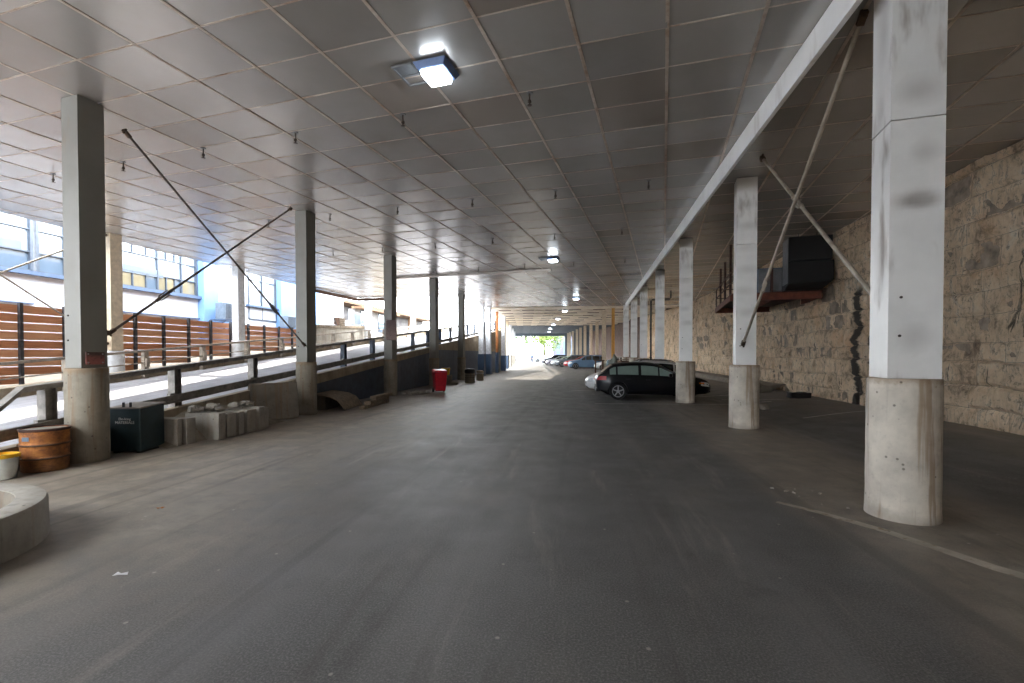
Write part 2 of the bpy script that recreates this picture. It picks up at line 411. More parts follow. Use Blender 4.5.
def tag(o, label, cat, group=None, kind=None):
    o['label'] = label; o['category'] = cat
    if group: o['group'] = group
    if kind: o['kind'] = kind
    return o
def thing(name, label, cat, loc=(0, 0, 0), rz=0., group=None, kind=None):
    o = bpy.data.objects.new(name, None); COL.objects.link(o); o.location = loc; o.rotation_euler.z = rz
    o.empty_display_size = .2
    return tag(o, label, cat, group, kind)
def struct(o): o['kind'] = 'structure'; return o
def copy_tree(src, loc, rz, label, group=None, name=None):
    r = src.copy(); COL.objects.link(r); r.location = loc; r.rotation_euler.z = rz
    r['label'] = label
    if group: r['group'] = group
    for ch in list(src.children):
        c = ch.copy(); COL.objects.link(c); c.parent = r
        for g in list(ch.children):
            d = g.copy(); COL.objects.link(d); d.parent = c
    return r
def gp(u, v, z=0): return Vector((u * GX.x + v * GY.x, u * GX.y + v * GY.y, z))
def smooth01(t): t = max(0, min(1, t)); return t * t * (3 - 2 * t)
def floor_z(x, y): return .2 * smooth01((x - 4.9) / 3.0) * (1 - smooth01((y - 44) / 8))
def deck_z(y): return max(.012, -.2 + .0875 * y)

# ------------------------------------------------------------------ setting: floor, ramp, walls
mb = MB()
xs = [-40, -25, -16.3, -12, -8.3, -6, -4, -2, 0, 2, 3.5, 4.9] + [4.9 + .3 * i for i in range(1, 11)] + [9, 12]
ys = [-24 + 2.5 * i for i in range(49)] + [100]
nx = len(xs)
mb.add([(x, y, floor_z(x, y)) for y in ys for x in xs],
       [(j * nx + i, j * nx + i + 1, (j + 1) * nx + i + 1, (j + 1) * nx + i) for j in range(len(ys) - 1) for i in range(nx - 1)], True)
fl = struct(mb.build('floor', 'asphalt'))
# worn border strip of pale concrete where the asphalt overlay ends beside the near right column
mb = MB()
P = [(2.30, 5.98), (2.62, 5.62), (2.96, 5.12), (3.32, 4.34), (3.75, 3.75), (4.6, 3.2)]
L = [Vector((a, b, .006)) for a, b in P]; Rr = [Vector((a + .03 + .13 * (i + 1) / 6, b + .05 + .06 * (i + 1) / 6, .006)) for i, (a, b) in enumerate(P)]
mb.add(L + Rr, [(i, i + 1, i + 7, i + 6) for i in range(5)])
struct(mb.build('floor_edge_strip', 'base_right'))
# parking bay lines
def line(a, b, w=.1):
    a, b = Vector(a), Vector(b); d = (b - a).normalized(); n = Vector((-d.y, d.x, 0)) * w / 2
    k = 8; m = MB(); vs = []
    for i in range(k + 1):
        p = a.lerp(b, i / k)
        for sgn in (-1, 1):
            q = p + n * sgn; q.z = floor_z(q.x, q.y) + .006; vs.append(q)
    m.add(vs, [(2 * i, 2 * i + 1, 2 * i + 3, 2 * i + 2) for i in range(k)])
    return struct(m.build('floor_marking', 'marking'))
line((.6, 17.1, 0), (6.6, 17.55, 0)); line((.9, 20.3, 0), (7.4, 20.7, 0)); line((5.9, 13.6, 0), (8.1, 14.3, 0), .08)
line((5.4, 19.1, 0), (8.0, 17.2, 0), .08); line((-.3, 23.1, 0), (3.0, 24.1, 0))

# ramp rising along the left side
mb = MB(); ys = [-24 + 1.0 * i for i in range(80)]
ys = [y for y in ys if y <= 52]
for x0, x1 in ((-13.7, -8.25),):
    vs = [(x, y, deck_z(y)) for y in ys for x in (x0, x1)]
    mb.add(vs, [(2 * i, 2 * i + 1, 2 * i + 3, 2 * i + 2) for i in range(len(ys) - 1)])
mb.cur = 1
yy = [y for y in ys if y >= 3]
def tanbot(y): return max(0, min(deck_z(y) - .25, 2.0)) if y > 5.2 else 0
vs = [(-8.25, y, z) for y in yy for z in (tanbot(y), deck_z(y) + .05)] + [(-8.45, y, z) for y in yy for z in (tanbot(y), deck_z(y) + .05)]
n = len(yy); fs = []
for i in range(n - 1):
    a = 2 * i; fs += [(a, a + 2, a + 3, a + 1), (a + 1, a + 3, 2 * n + a + 3, 2 * n + a + 1), (2 * n + a, 2 * n + a + 1, 2 * n + a + 3, 2 * n + a + 2), (a, 2 * n + a, 2 * n + a + 2, a + 2)]
mb.add(vs, fs)
vs = [(x, 52, z) for x in (-16.3, -8.25) for z in (0, deck_z(52))]; mb.add(vs, [(0, 2, 3, 1)])
struct(mb.build('ramp', ['ramp', 'tan_wall']))['kind'] = 'structure'
# strip of ground between far curb and fence
mb = MB(); vs = [(x, y, deck_z(y) - .06) for y in ys for x in (-19.9, -13.7)]
mb.add(vs, [(2 * i, 2 * i + 1, 2 * i + 3, 2 * i + 2) for i in range(len(ys) - 1)])
struct(mb.build('ramp_verge_pavement', 'concrete_dark'))
mb = MB()
for i in range(len(ys) - 1):
    a, b = ys[i], ys[i + 1]
    mb.hexa([(-14.05, a, deck_z(a) - .1), (-13.7, a, deck_z(a) - .1), (-13.7, b, deck_z(b) - .1), (-14.05, b, deck_z(b) - .1)],
            [(-14.05, a, deck_z(a) + .26), (-13.7, a, deck_z(a) + .26), (-13.7, b, deck_z(b) + .26), (-14.05, b, deck_z(b) + .26)])
struct(mb.build('ramp_curb', 'tan_wall'))
# navy retaining panels under the ramp edge
mb = MB()
yk = [13.5 + 1.2 * i for i in range(32)]
for a, b in zip(yk, yk[1:]):
    mb.hexa([(-8.40, a + .006, 0), (-8.31, a + .006, 0), (-8.31, b - .006, 0), (-8.40, b - .006, 0)],
            [(-8.40, a + .006, tanbot(a)), (-8.31, a + .006, tanbot(a)), (-8.31, b - .006, tanbot(b)), (-8.40, b - .006, tanbot(b))])
wl = struct(mb.build('wall_left', 'navy'))

# right-hand wall of rough coursed stone
def wall_x(y): return 8.27 + .016 * y
mb = MB(); rnd = random.Random(3)
z = -.05; rows = []
for h in (.62, .48, .55, .40, .58, .5, .46, .62, .44, .52, .56, .4): rows.append((z, z + h)); z += h
for ri, (z0, z1) in enumerate(rows):
    if z0 > CEIL: break
    z1 = min(z1, CEIL + .02); y = -4 + rnd.uniform(-.8, 0)
    while y < 43.9:
        w = rnd.uniform(.55, 1.75); y1 = min(y + w * (1.35 if ri % 3 else .8), 44)
        k1, k2 = (12, 8) if y < 27 else (4, 3); dep = rnd.uniform(-.03, .07); g = .004; sd = rnd.uniform(0, 50)
        vs = []
        for a in range(k1 + 1):
            for b in range(k2 + 1):
                fy, fz = a / k1, b / k2
                yy_ = y + g + (y1 - y - 2 * g) * fy; zz = z0 + g + (z1 - z0 - 2 * g) * fz
                e = min(fy, 1 - fy, fz, 1 - fz)
                d = dep + .05 * noise.noise(Vector((yy_ * 2.3 + sd, zz * 2.3, 1))) + .03 * noise.noise(Vector((yy_ * 6, zz * 6, 2))) + .05 * noise.noise(Vector((yy_ * .7, zz * .5, 3)))
                if e == 0: d = -.012 + .02 * noise.noise(Vector((yy_ * 4, zz * 4, 9)))
                wob = .06 * noise.noise(Vector((yy_ * .9, zz * .6, 5))) + .02 * noise.noise(Vector((yy_ * 4, zz * 4, 5)))
                vs.append((wall_x(yy_) - d, yy_, min(zz + wob, CEIL + .03)))
        q = k2 + 1
        mb.add(vs, [(a * q + b, a * q + b + 1, (a + 1) * q + b + 1, (a + 1) * q + b) for a in range(k1) for b in range(k2)], True)
        y = y1
mb.cur = 1
yw = [-22, 0, 22, 44]
vs = [(wall_x(y) + d, y, zz) for y in yw for d in (.025, .5) for zz in (-.1, CEIL + .3)]
for i in range(3): mb.add(vs[4 * i:4 * i + 8], [(0, 4, 5, 1), (1, 5, 7, 3), (2, 3, 7, 6), (0, 2, 6, 4)])
mb.add(vs[:4], [(0, 1, 3, 2)]); mb.add(vs[-4:], [(0, 2, 3, 1)])
struct(mb.build('wall_right', ['stone', 'mortar']))
# low ledge of rubble fill along the foot of the wall further on
mb = MB(); vs = []
for i in range(12):
    y = 21.5 + i * 2; vs += [(wall_x(y) - .75, y, .1), (wall_x(y) - .6, y, .42), (wall_x(y) + .1, y, .5)]
mb.add(vs, [(3 * i + k, 3 * i + k + 1, 3 * i + k + 4, 3 * i + k + 3) for i in range(11) for k in (0, 1)] + [(0, 1, 2)])
struct(mb.build('wall_footing', 'concrete_dark'))
# far wall that bends left with the column row, and the portal at the end
mb = MB(); A, B = Vector((9.0, 44, 0)), Vector((2.2, 95, 0)); n = (B - A).normalized().cross(Vector((0, 0, 1))) * .3
def slab(mbx, A, B, n, z0, z1):
    mbx.hexa([(A.x, A.y, z0), (A.x + n.x, A.y + n.y, z0), (B.x + n.x, B.y + n.y, z0), (B.x, B.y, z0)],
             [(A.x, A.y, z1), (A.x + n.x, A.y + n.y, z1), (B.x + n.x, B.y + n.y, z1), (B.x, B.y, z1)])
C1 = A.lerp(B, .22)
mb.cur = 1; slab(mb, A, C1, n, 0, 6.1); mb.cur = 0; slab(mb, C1, B, n, 0, 6.1)
struct(mb.build('wall_right_far', ['dark_wall', 'stone']))
mb = MB()
mb.box((-8.0, 95.2, 5.8), (22, .8, 1.0)); mb.box((-2.0, 95.4, 2.7), (1.1, .9, 5.4)); mb.box((.7, 95.4, 2.7), (3.0, .6, 5.4))
struct(mb.build('wall_back', 'portal'))
mb = MB(); mb.box((.5, -15.2, 3), (17.6, .4, 6.1)); struct(mb.build('wall_light_block', 'dark_wall'))  # unseen wall added behind the camera to block light on column fronts

# ------------------------------------------------------------------ ceiling
def clip(bm, poly):
    for i in range(len(poly)):
        a, b = Vector(poly[i] + (0,)), Vector(poly[(i + 1) % len(poly)] + (0,))
        d = b - a; nn = Vector((d.y, -d.x, 0))
        bmesh.ops.bisect_plane(bm, geom=bm.verts[:] + bm.edges[:] + bm.faces[:], plane_co=a, plane_no=nn, clear_outer=True)
U0, V0, DU, DV = -1.10, 7.32, 1.125, .89
def make_ceiling(name, poly, tilt):
    rr = random.Random(5); bm = bmesh.new()
    us = [p[0] * GX.x + p[1] * GX.y for p in poly]; vs_ = [p[0] * GY.x + p[1] * GY.y for p in poly]
    iu = range(math.floor((min(us) - U0) / DU) - 1, math.ceil((max(us) - U0) / DU) + 1)
    iv = range(math.floor((min(vs_) - V0) / DV) - 1, math.ceil((max(vs_) - V0) / DV) + 1)
    for i in iu:
        for j in iv:
            u, v = U0 + i * DU, V0 + j * DV
            tx, ty = rr.gauss(0, tilt), rr.gauss(0, tilt); sag = rr.uniform(.0, .004)
            q = []
            for (a, b, sx, sy) in ((0, 0, -1, -1), (1, 0, 1, -1), (1, 1, 1, 1), (0, 1, -1, 1)):
                p = gp(u + a * DU, v + b * DV, CEIL + .012 + tx * sx + ty * sy); q.append(bm.verts.new(p))
            c = bm.verts.new(gp(u + DU / 2, v + DV / 2, CEIL + .012 - sag))
            for k in range(4):
                f = bm.faces.new((q[(k + 1) % 4], q[k], c)); f.smooth = True
    def strip(a, b, w, h, mi):
        d = (b - a).normalized(); n_ = Vector((-d.y, d.x, 0)) * w / 2
        pts = [a - n_, a + n_, b + n_, b - n_]
        lo = [bm.verts.new(Vector((p.x, p.y, CEIL + .012 - h))) for p in pts]; hi = [bm.verts.new(Vector((p.x, p.y, CEIL + .02))) for p in pts]
        for f in ((0, 1, 2, 3),): ff = bm.faces.new([lo[k] for k in f]); ff.material_index = mi
        for k in range(4):
            ff = bm.faces.new((lo[k], hi[k], hi[(k + 1) % 4], lo[(k + 1) % 4])); ff.material_index = mi
    v0, v1 = V0 + iv[0] * DV, V0 + (iv[-1] + 1) * DV; u0, u1 = U0 + iu[0] * DU, U0 + (iu[-1] + 1) * DU
    for i in iu: strip(gp(U0 + i * DU, v0), gp(U0 + i * DU, v1), .046, .007, 1)
    for j in iv: strip(gp(u0, V0 + j * DV), gp(u1, V0 + j * DV), .022, .005, 1)
    clip(bm, poly)
    # slab above
    lo = [bm.verts.new((p[0], p[1], CEIL + .06)) for p in poly]; hi = [bm.verts.new((p[0], p[1], CEIL + .7)) for p in poly]
    for k in range(len(poly)):
        f = bm.faces.new((lo[k], lo[(k + 1) % len(poly)], hi[(k + 1) % len(poly)], hi[k])); f.material_index = 2
    f = bm.faces.new(lo); f.material_index = 2; f = bm.faces.new(hi); f.material_index = 2
    me = bpy.data.meshes.new(name); bm.to_mesh(me); bm.free()
    for m in ('panel', 'batten', 'concrete'): me.materials.append(M[m])
    o = bpy.data.objects.new(name, me); COL.objects.link(o); return struct(o)
make_ceiling('ceiling', [(-16.65, 1.5), (9.4, 1.5), (9.4, 33.6), (-16.65, 33.6)], .0022)
make_ceiling('ceiling_rear_light_block', [(-16.65, -22.0), (-8.41, -22.0), (-8.41, -4.5), (-16.65, -4.5)], .0014)  # unseen piece added to limit sky light; gap ahead left open for it
make_ceiling('ceiling_rear', [(-8.4, -22.0), (9.4, -22.0), (9.4, 1.49), (-8.4, 1.49)], .0014)
make_ceiling('ceiling_middle', [(-8.35, 33.61), (9.4, 33.61), (9.4, 42.6), (-8.35, 41.4)], .0014)
# long white beam on the right and cross girder
mb = MB(); a, b = Vector((2.98, -4.5, 0)), Vector((3.80, 40, 0))
a = Vector((2.96 - .0284 * 11, -4.5, 0))
for i in range(9):
    p, q = a.lerp(b, i / 9), a.lerp(b, (i + 1) / 9)
    q = q - (q - p).normalized() * .008
    mb.hexa([(p.x, p.y, 5.49), (p.x + .07, p.y, 5.49), (q.x + .07, q.y, 5.49), (q.x, q.y, 5.49)], [(p.x, p.y, CEIL), (p.x + .07, p.y, CEIL), (q.x + .07, q.y, CEIL), (q.x, q.y, CEIL)])
struct(mb.build('ceiling_beam_long', 'beam', bevel=.006))
mb = MB(); p, q = gp(-14.3, 22.75), gp(-5.2, 22.75)
mb.bar((p.x, p.y, CEIL - .07), (q.x, q.y, CEIL - .05), .3, .1)
struct(mb.build('ceiling_beam_cross', 'panel'))
mb = MB(); mb.bar((-16.45, 27.2, 5.74), (-16.1, 33.5, 5.74), .14, .2); mb.bar((-16.1, 33.5, 5.74), (-13.5, 33.4, 5.74), .14, .2)
struct(mb.build('ceiling_beam_edge', 'brown'))
# exposed joist ceiling beyond
mb = MB(); rr = random.Random(2)
def frow(y): return 3.4 - .137 * max(0, y - 43)           # right row bends left
def lrow(y): return -7.4 - (.0 if y < 44 else .105 * (y - 44))
mb.add([(lrow(y) - .6, y, 6.0) for y in (41.5, 44, 70, 96)] + [(9.4 if y < 45 else frow(y) + 6.2, y, 6.0) for y in (41.5, 44, 70, 96)], [(i, i + 1, i + 5, i + 4) for i in range(3)])
mb.add([(lrow(y) - .6, y, 6.5) for y in (41.5, 44, 70, 96)] + [(9.4 if y < 45 else frow(y) + 6.2, y, 6.5) for y in (41.5, 44, 70, 96)], [(i, i + 1, i + 5, i + 4) for i in range(3)])
y = 43.0
while y < 94:
    mb.box(((lrow(y) + frow(y)) / 2 + 2.2, y, 5.90), (frow(y) - lrow(y) + 5.6, 2.1, .2))
    mb.cur = 1
    for fx in (.06, .26, .46, .66, .86, 1.1): mb.box((lrow(y) + (frow(y) - lrow(y)) * fx, y + 1.3, 5.9), (1.1, .5, .24))  # dark boxes imitate the shaded gaps between joists
    mb.cur = 0
    y += 3.3
for off in (-1.2, 1.6, 4.4, 7.2, 10, 12.8):
    mb.cur = 0
    mb.bar((lrow(43) + off, 43, 5.93), (lrow(94) + off * .85, 94, 5.93), .2, .14)
o = struct(mb.build('ceiling_far', ['far_ceiling', 'brown', 'portal']))
for p in o.data.polygons:
    cy = p.center.y
    if abs(p.normal.z) > .9 and p.area > 40: p.material_index = 1  # slab coloured darker to imitate shade between the beams
    elif cy > 69: p.material_index = 2
mb = MB(); mb.add([(lrow(y) - .6, y, 5.99) for y in (69, 96)] + [(frow(y) + 6.2, y, 5.99) for y in (69, 96)], [(0, 1, 3, 2)])
struct(mb.build('ceiling_end', 'portal'))

# ------------------------------------------------------------------ columns
def shaft_mesh(w, z0, z1, dents, seams, m=None):
    m = m or MB(); segs = [z0] + seams + [z1]; h = w / 2; m.grime = {}
    for s0, s1 in zip(segs, segs[1:]):
        s1b = s1 - (.012 if s1 != z1 else 0); kz = max(4, int((s1b - s0) / .04)); kx = 10
        for f in range(4):
            R = Matrix.Rotation(f * PI / 2, 3, 'Z'); vs = []
            for a in range(kz + 1):
                zz = s0 + (s1b - s0) * a / kz
                for b in range(kx + 1):
                    x = -h + w * b / kx; d = 0
                    for (ff, dz, dx, dep, rz, rx) in dents:
                        if ff == f: d += dep * math.exp(-((zz - dz) / rz) ** 2 - ((x - dx) / rx) ** 2)
                    if d > .002: m.grime[len(m.v) + len(vs)] = min(1, d / .03)  # dented spots get painted shading on top of their shape
                    if b in (0, kx): d *= .0
                    vs.append(R @ Vector((x, -h + d, zz)))
            q = kx + 1
            m.add(vs, [(a * q + b, a * q + b + 1, (a + 1) * q + b + 1, (a + 1) * q + b) for a in range(kz) for b in range(kx)], True)
        m.add([(-h, -h, s1b), (h, -h, s1b), (h, h, s1b), (-h, h, s1b)], [(0, 1, 2, 3)])
        m.add([(-h, -h, s0), (h, -h, s0), (h, h, s0), (-h, h, s0)], [(3, 2, 1, 0)])
    return m
def column(x, y, w, br, bh, mats, label, group, dents=(), seams=(), top=CEIL, z0=0., face=0.):
    z0 = z0 or floor_z(x, y)
    t = thing('steel_column', label, 'column', (x, y, z0), SKEW, group, 'thing')
    rr = random.Random(int(x * 10 + y * 100))
    prof = [(br * 1.02, 0), (br * 1.015, .05)] + [(br * (1 + rr.uniform(-.006, .006)), .1 + (bh - .13) * i / 9) for i in range(10)] + [(br, bh - .02), (br * .97, bh)]
    m = MB(); m.lathe(prof, 48); m.build('concrete_base', mats[1], t)
    sm_ = shaft_mesh(w, bh + .004, top - z0, list(dents), list(seams)); sh = sm_.build('shaft', mats[0], t)
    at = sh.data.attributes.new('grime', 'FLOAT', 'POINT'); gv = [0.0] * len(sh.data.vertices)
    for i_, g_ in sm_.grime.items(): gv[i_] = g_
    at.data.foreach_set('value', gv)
    m = MB(); m.box((0, 0, (bh + top - z0) / 2), (w - .22, w - .22, top - z0 - bh - .05)); m.build('steel_core', 'seam', sh)
    for dz in (.35, .75):
        m = MB(); m.lathe([(.014, -w / 2 - .012), (.014, -w / 2 + .03)], 8, (.02 * dz - w * .3, 0, bh + dz + .1), 'Y'); m.build('bolt', 'seam', sh)
    return t
GL, GR = 'columns of the left row', 'columns of the right row'
order = ['first', 'second', 'third', 'fourth', 'fifth']
LX = -7.85; LY = [6.88, 13.05, 19.4, 25.6, 31.9]
extra = ['with faded red sign, beside the rusty drum', 'behind the leaning concrete slab', 'carrying a brown placard', 'just behind the red wheelie bin', 'beside the black-topped barrel']
lcols = []
for i, y in enumerate(LY):
    ds = [(0, 3.2 + .3 * i, 0, .008, .2, .15), (0, 4.6, .05, .007, .15, .12), (1, 3.0, 0, .007, .3, .15)]
    lcols.append(column(LX - (.17 if i == 0 else 0), y, .38, .285 if i != 2 else .28, 1.52, ('shaft_left', 'base_left'), f'{order[i]} grey square column of the left row, {extra[i]}', GL, ds))
RX = 3.95; RY = [5.72, 12.1, 18.05, 24.6, 30.4, 36.0, 41.4]
exr = ['huge, dented cladding on stained round concrete', 'with tie rod pinned low on its face', 'standing in front of the dark hatchback', 'behind the roof of the dark hatchback', 'just before the thin dark drain pipe', 'second before the yellow post', 'last white one before the yellow post']
orr = order + ['sixth', 'seventh']
for i, y in enumerate(RY):
    if i == 0:
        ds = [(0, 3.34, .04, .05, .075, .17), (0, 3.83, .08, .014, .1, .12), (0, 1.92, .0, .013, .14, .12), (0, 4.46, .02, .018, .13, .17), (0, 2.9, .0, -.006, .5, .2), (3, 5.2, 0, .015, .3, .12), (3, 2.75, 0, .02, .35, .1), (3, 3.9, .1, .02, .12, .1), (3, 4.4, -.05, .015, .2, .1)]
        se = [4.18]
    else:
        ds = [(0, 2.6 + .5 * k + .13 * i, .04 * (-1) ** k, .012, .09, .2) for k in range(6)]; se = [4.2 + .12 * i]
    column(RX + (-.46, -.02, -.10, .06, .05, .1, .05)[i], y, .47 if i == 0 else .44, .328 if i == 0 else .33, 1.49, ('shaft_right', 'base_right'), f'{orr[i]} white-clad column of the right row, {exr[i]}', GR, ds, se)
# outer row beyond the ramp
oe = ['pale tan outer column behind the first left-row column, beyond the ramp', 'pale outer column by the wooden fence with white lower shaft', 'pale outer column hidden behind the second left-row column', 'white outer column at the end of the capped ledge wall', 'tan outer column furthest along the ramp']
for i, y in enumerate((14.57, 20.75, 26.9, 34.9, 45.0)):
    z0 = deck_z(y) - .06
    column(-15.9, y, .38, .3, .85, ('tan_paint' if i in (0, 4) else 'shaft_blue', 'shaft_blue'), oe[i], 'outer columns beyond the ramp', top=CEIL if y < 33 else 6.6, z0=z0)
# painted steel posts of the far left row
def far_post(x, y, w, hb, mats, label, group, name='steel_post', top=5.71, d=None):
    t = thing(name, label, 'column', (x, y, 0), SKEW * .6, group)
    MB().box((0, 0, hb / 2), (w * 1.25, (d or w) * 1.25, hb)).build('painted_base', mats[1], t, bevel=.02)
    d = d or w; m = MB(); zc = (hb + top) / 2; hh = top - hb
    m.box((0, -d / 2 + .03, zc), (w, .06, hh)); m.box((0, d / 2 - .03, zc), (w, .06, hh)); m.box((0, 0, zc), (.05, d - .1, hh))
    m.build('shaft', mats[0], t)
    return t
GP = 'posts of the far left row'
far_post(-7.72, 38.2, .42, 1.75, ('shaft_blue', 'blue_paint'), 'wide white and blue post just past the small concrete bollard', GP, top=CEIL)
far_post(-7.75, 41.3, .42, 1.75, ('shaft_blue', 'blue_paint'), 'white and blue post right behind the first such post', GP, top=CEIL)
far_post(-7.5, 44.3, .22, 1.9, ('rust_paint', 'blue_paint'), 'narrow orange-rust post on a slate base', GP)
for i, (x, y) in enumerate(((-7.7, 49.5), (-8.5, 57), (-9.2, 65), (-10.1, 74), (-11.2, 84))):
    far_post(x, y, .4, 1.6, ('shaft_blue' if i != 1 else 'tan_paint', 'blue_paint' if i < 2 else 'concrete'), ['pale post next behind the orange-rust post', 'tan post second behind the orange-rust post', 'white post third behind the orange-rust post', 'white post fourth behind the orange-rust post', 'white post nearest the bright exit, left side'][i], GP)
GQ = 'posts of the far right row'
for i, (x, y) in enumerate(((3.0, 42.3), (2.35, 44.6), (2.28, 59.2), (1.68, 63.7), (.97, 68.2), (.37, 73.0), (-.17, 78.2), (-.87, 84), (-1.45, 88), (-1.87, 91.5))):
    nm = ['yellow post at the start of the tan row', 'tan post next to the yellow post, behind the junk pile', 'third post counted from the yellow one, over the blue crossover', 'fourth post counted from the yellow one', 'fifth post counted from the yellow one', 'sixth post counted from the yellow one', 'seventh post counted from the yellow one', 'eighth post counted from the yellow one', 'ninth post counted from the yellow one', 'tenth and last post of the tan row, by the exit'][i]
    far_post(x, y, .26 if i == 0 else .36, .9 if i == 1 else .6, ('yellow_paint' if i == 0 else 'tan_paint', 'concrete'), nm, GQ, top=5.71)
# dark pipe dropping from the ceiling between the right columns
t = thing('drain_pipe', 'thin dark drain pipe with an elbow, between the right-hand columns', 'pipe', (0, 0, 0))
MB().tube([(4.75, 32.6, .02), (4.75, 32.6, 5.25), (4.8, 32.55, 5.32), (5.9, 32.3, 5.32), (5.95, 32.3, 5.4), (5.95, 32.3, CEIL)], .06, 10).build('pipe_run', 'black', t)
m = MB()
for z in (1.5, 3.4): m.lathe([(.075, -.04), (.075, .04)], 12, (4.75, 32.6, z))
m.build('pipe_collar', 'black', t)
# stained timber post against the stone wall
# ------------------------------------------------------------------ tie rods
def tie_rod(a, b, r, mat, label, group, tb=.35):
    a, b = Vector(a), Vector(b); t = thing('tie_rod', label, 'tie rod', a, 0, group)
    d = b - a; L_ = d.length; u = d.normalized(); o = Vector((0, 0, 0))
    MB().tube([o, d], r, 10).build('rod', mat, t)
    c = d * tb; side = u.cross(Vector((1, 0, 0))).normalized() * (r * 2.2)
    m = MB()
    if tb:
        m.tube([c - u * .17, c - u * .10 + side, c + u * .10 + side, c + u * .17, c + u * .10 - side, c - u * .10 - side, c - u * .17], r * .6, 8)
        for s in (-1, 1): m.tube([c + u * (.15 * s), c + u * (.21 * s)], r * 1.5, 8)
        m.build('turnbuckle', mat, t)
    for e, s in ((o, 1), (d, -1)):
        m = MB(); m.bar(e - u * .03 * s, e + u * .12 * s, r * 2.6, r * 2.2); m.tube([e + side * 1.2, e - side * 1.2], r * .7, 8)
        m.build('clevis', 'clevis', t)
    return t
GT = 'tie rods of the left brace'
tie_rod((-7.85, 7.45, 5.64), (-7.72, 12.75, 2.0), .022, 'rod_dark', 'dark diagonal tie rod running from ceiling by the first left column down to the second', GT, .75)
tie_rod((-7.83, 7.1, 2.1), (-7.85, 12.35, 5.76), .022, 'rod_dark', 'dark diagonal tie rod rising from the first left column to the top of the second', GT, .21)
GT = 'tie rods of the right brace'
tie_rod((3.36, 6.3, 5.8), (3.80, 11.8, 1.98), .03, 'rod', 'pale diagonal tie rod ending low on the second right column', GT, .70)
tie_rod((3.76, 10.6, 5.8), (3.55, 5.99, 2.12), .03, 'rod', 'pale diagonal tie rod descending behind the big near column', GT, .40)
GT = 'tie rods beyond the ramp'
tie_rod((-15.85, 14.3, 5.78), (-15.85, 8.4, 2.3), .024, 'rod', 'thin rod beyond the ramp climbing to the top of the outer column', GT, 0)
tie_rod((-15.85, 14.3, 2.1), (-15.85, 8.4, 5.7), .024, 'rod', 'thin rod beyond the ramp falling to the foot of the outer column', GT, 0)

# ------------------------------------------------------------------ sprinklers and lamps
def sprinkler():
    t = thing('ceiling_sprinkler', 'small dark sprinkler head on a short drop under the ceiling panels', 'sprinkler', (0, 0, 0), 0, 'sprinkler heads under the ceiling', 'thing')
    MB().tube([(0, 0, 0), (0, 0, -.12)], .011, 8).build('drop_pipe', 'sprinkler', t)
    m = MB(); m.lathe([(.0, -.11), (.025, -.115), (.03, -.15), (.012, -.165), (.012, -.185), (.036, -.19), (.036, -.198), (0, -.2)], 12)
    m.build('nozzle', 'sprinkler', t)
    m = MB(); m.lathe([(.05, -.012), (.05, 0)], 14); m.build('escutcheon', 'lamp_plate', t)
    return t
sp0 = sprinkler(); first = True
for v, u0, n in ((7.35, -2.03, 6), (11.9, -.36, 6), (16.15, -1.32, 6), (21.2, -1.6, 5)):
    for k in range(n):
        p = gp(u0 - 2.25 * k, v, CEIL - .005)
        if p.x < -15.5: continue
        if first: sp0.location = p; first = False
        else: copy_tree(sp0, p, SKEW, sp0['label'])
def lamp(x, y, z, label):
    t = thing('ceiling_lamp', label, 'ceiling light', (x, y, z), SKEW, 'ceiling lamps along the drive', 'thing'); t.scale = (.92, .92, 1)
    m = MB(); m.hexa([(-.22, -.22, -.09), (.22, -.22, -.09), (.22, .22, -.09), (-.22, .22, -.09)], [(-.28, -.28, 0), (.28, -.28, 0), (.28, .28, 0), (-.28, .28, 0)])
    m.build('housing', 'lamp_body', t, bevel=.015)
    m = MB(); m.hexa([(-.17, -.17, -.17), (.17, -.17, -.17), (.17, .17, -.17), (-.17, .17, -.17)], [(-.195, -.195, -.092), (.195, -.195, -.092), (.195, .195, -.092), (-.195, .195, -.092)])
    m.build('lens', 'led', t, bevel=.02)
    m = MB()
    for a, b in (((-.62, -.26, -.02), (-.3, -.26, -.02)), ((-.62, .26, -.02), (-.3, .26, -.02)), ((-.62, -.27, -.02), (-.62, .27, -.02)), ((-.62, 0, -.02), (-.3, 0, -.02))): m.bar(a, b, .03, .03)
    m.box((-.46, -.13, -.012), (.3, .24, .012)); m.build('mount_plate', 'lamp_plate', t)
    return t
l0 = lamp(-2.02, 6.75, CEIL - .012, 'square lit ceiling lamp nearest the camera, with empty bracket beside it')
for i, (x, y, z) in enumerate(((-1.07, 20.6, CEIL - .012), (-.15, 35.1, CEIL - .012), (-1.2, 43.6, 5.72), (-2.2, 53.2, 5.72), (-3.2, 63.1, 5.72), (-4.2, 73, 5.72), (-5, 84, 5.72))):
    copy_tree(l0, (x, y, z), SKEW, ['second lit ceiling lamp, under the panelled ceiling', 'third lit lamp, near where the panelled ceiling ends', 'first lit lamp under the joists', 'second lit lamp under the joists', 'third lit lamp under the joists', 'fourth lit lamp under the joists', 'lit lamp nearest the bright exit'][i])

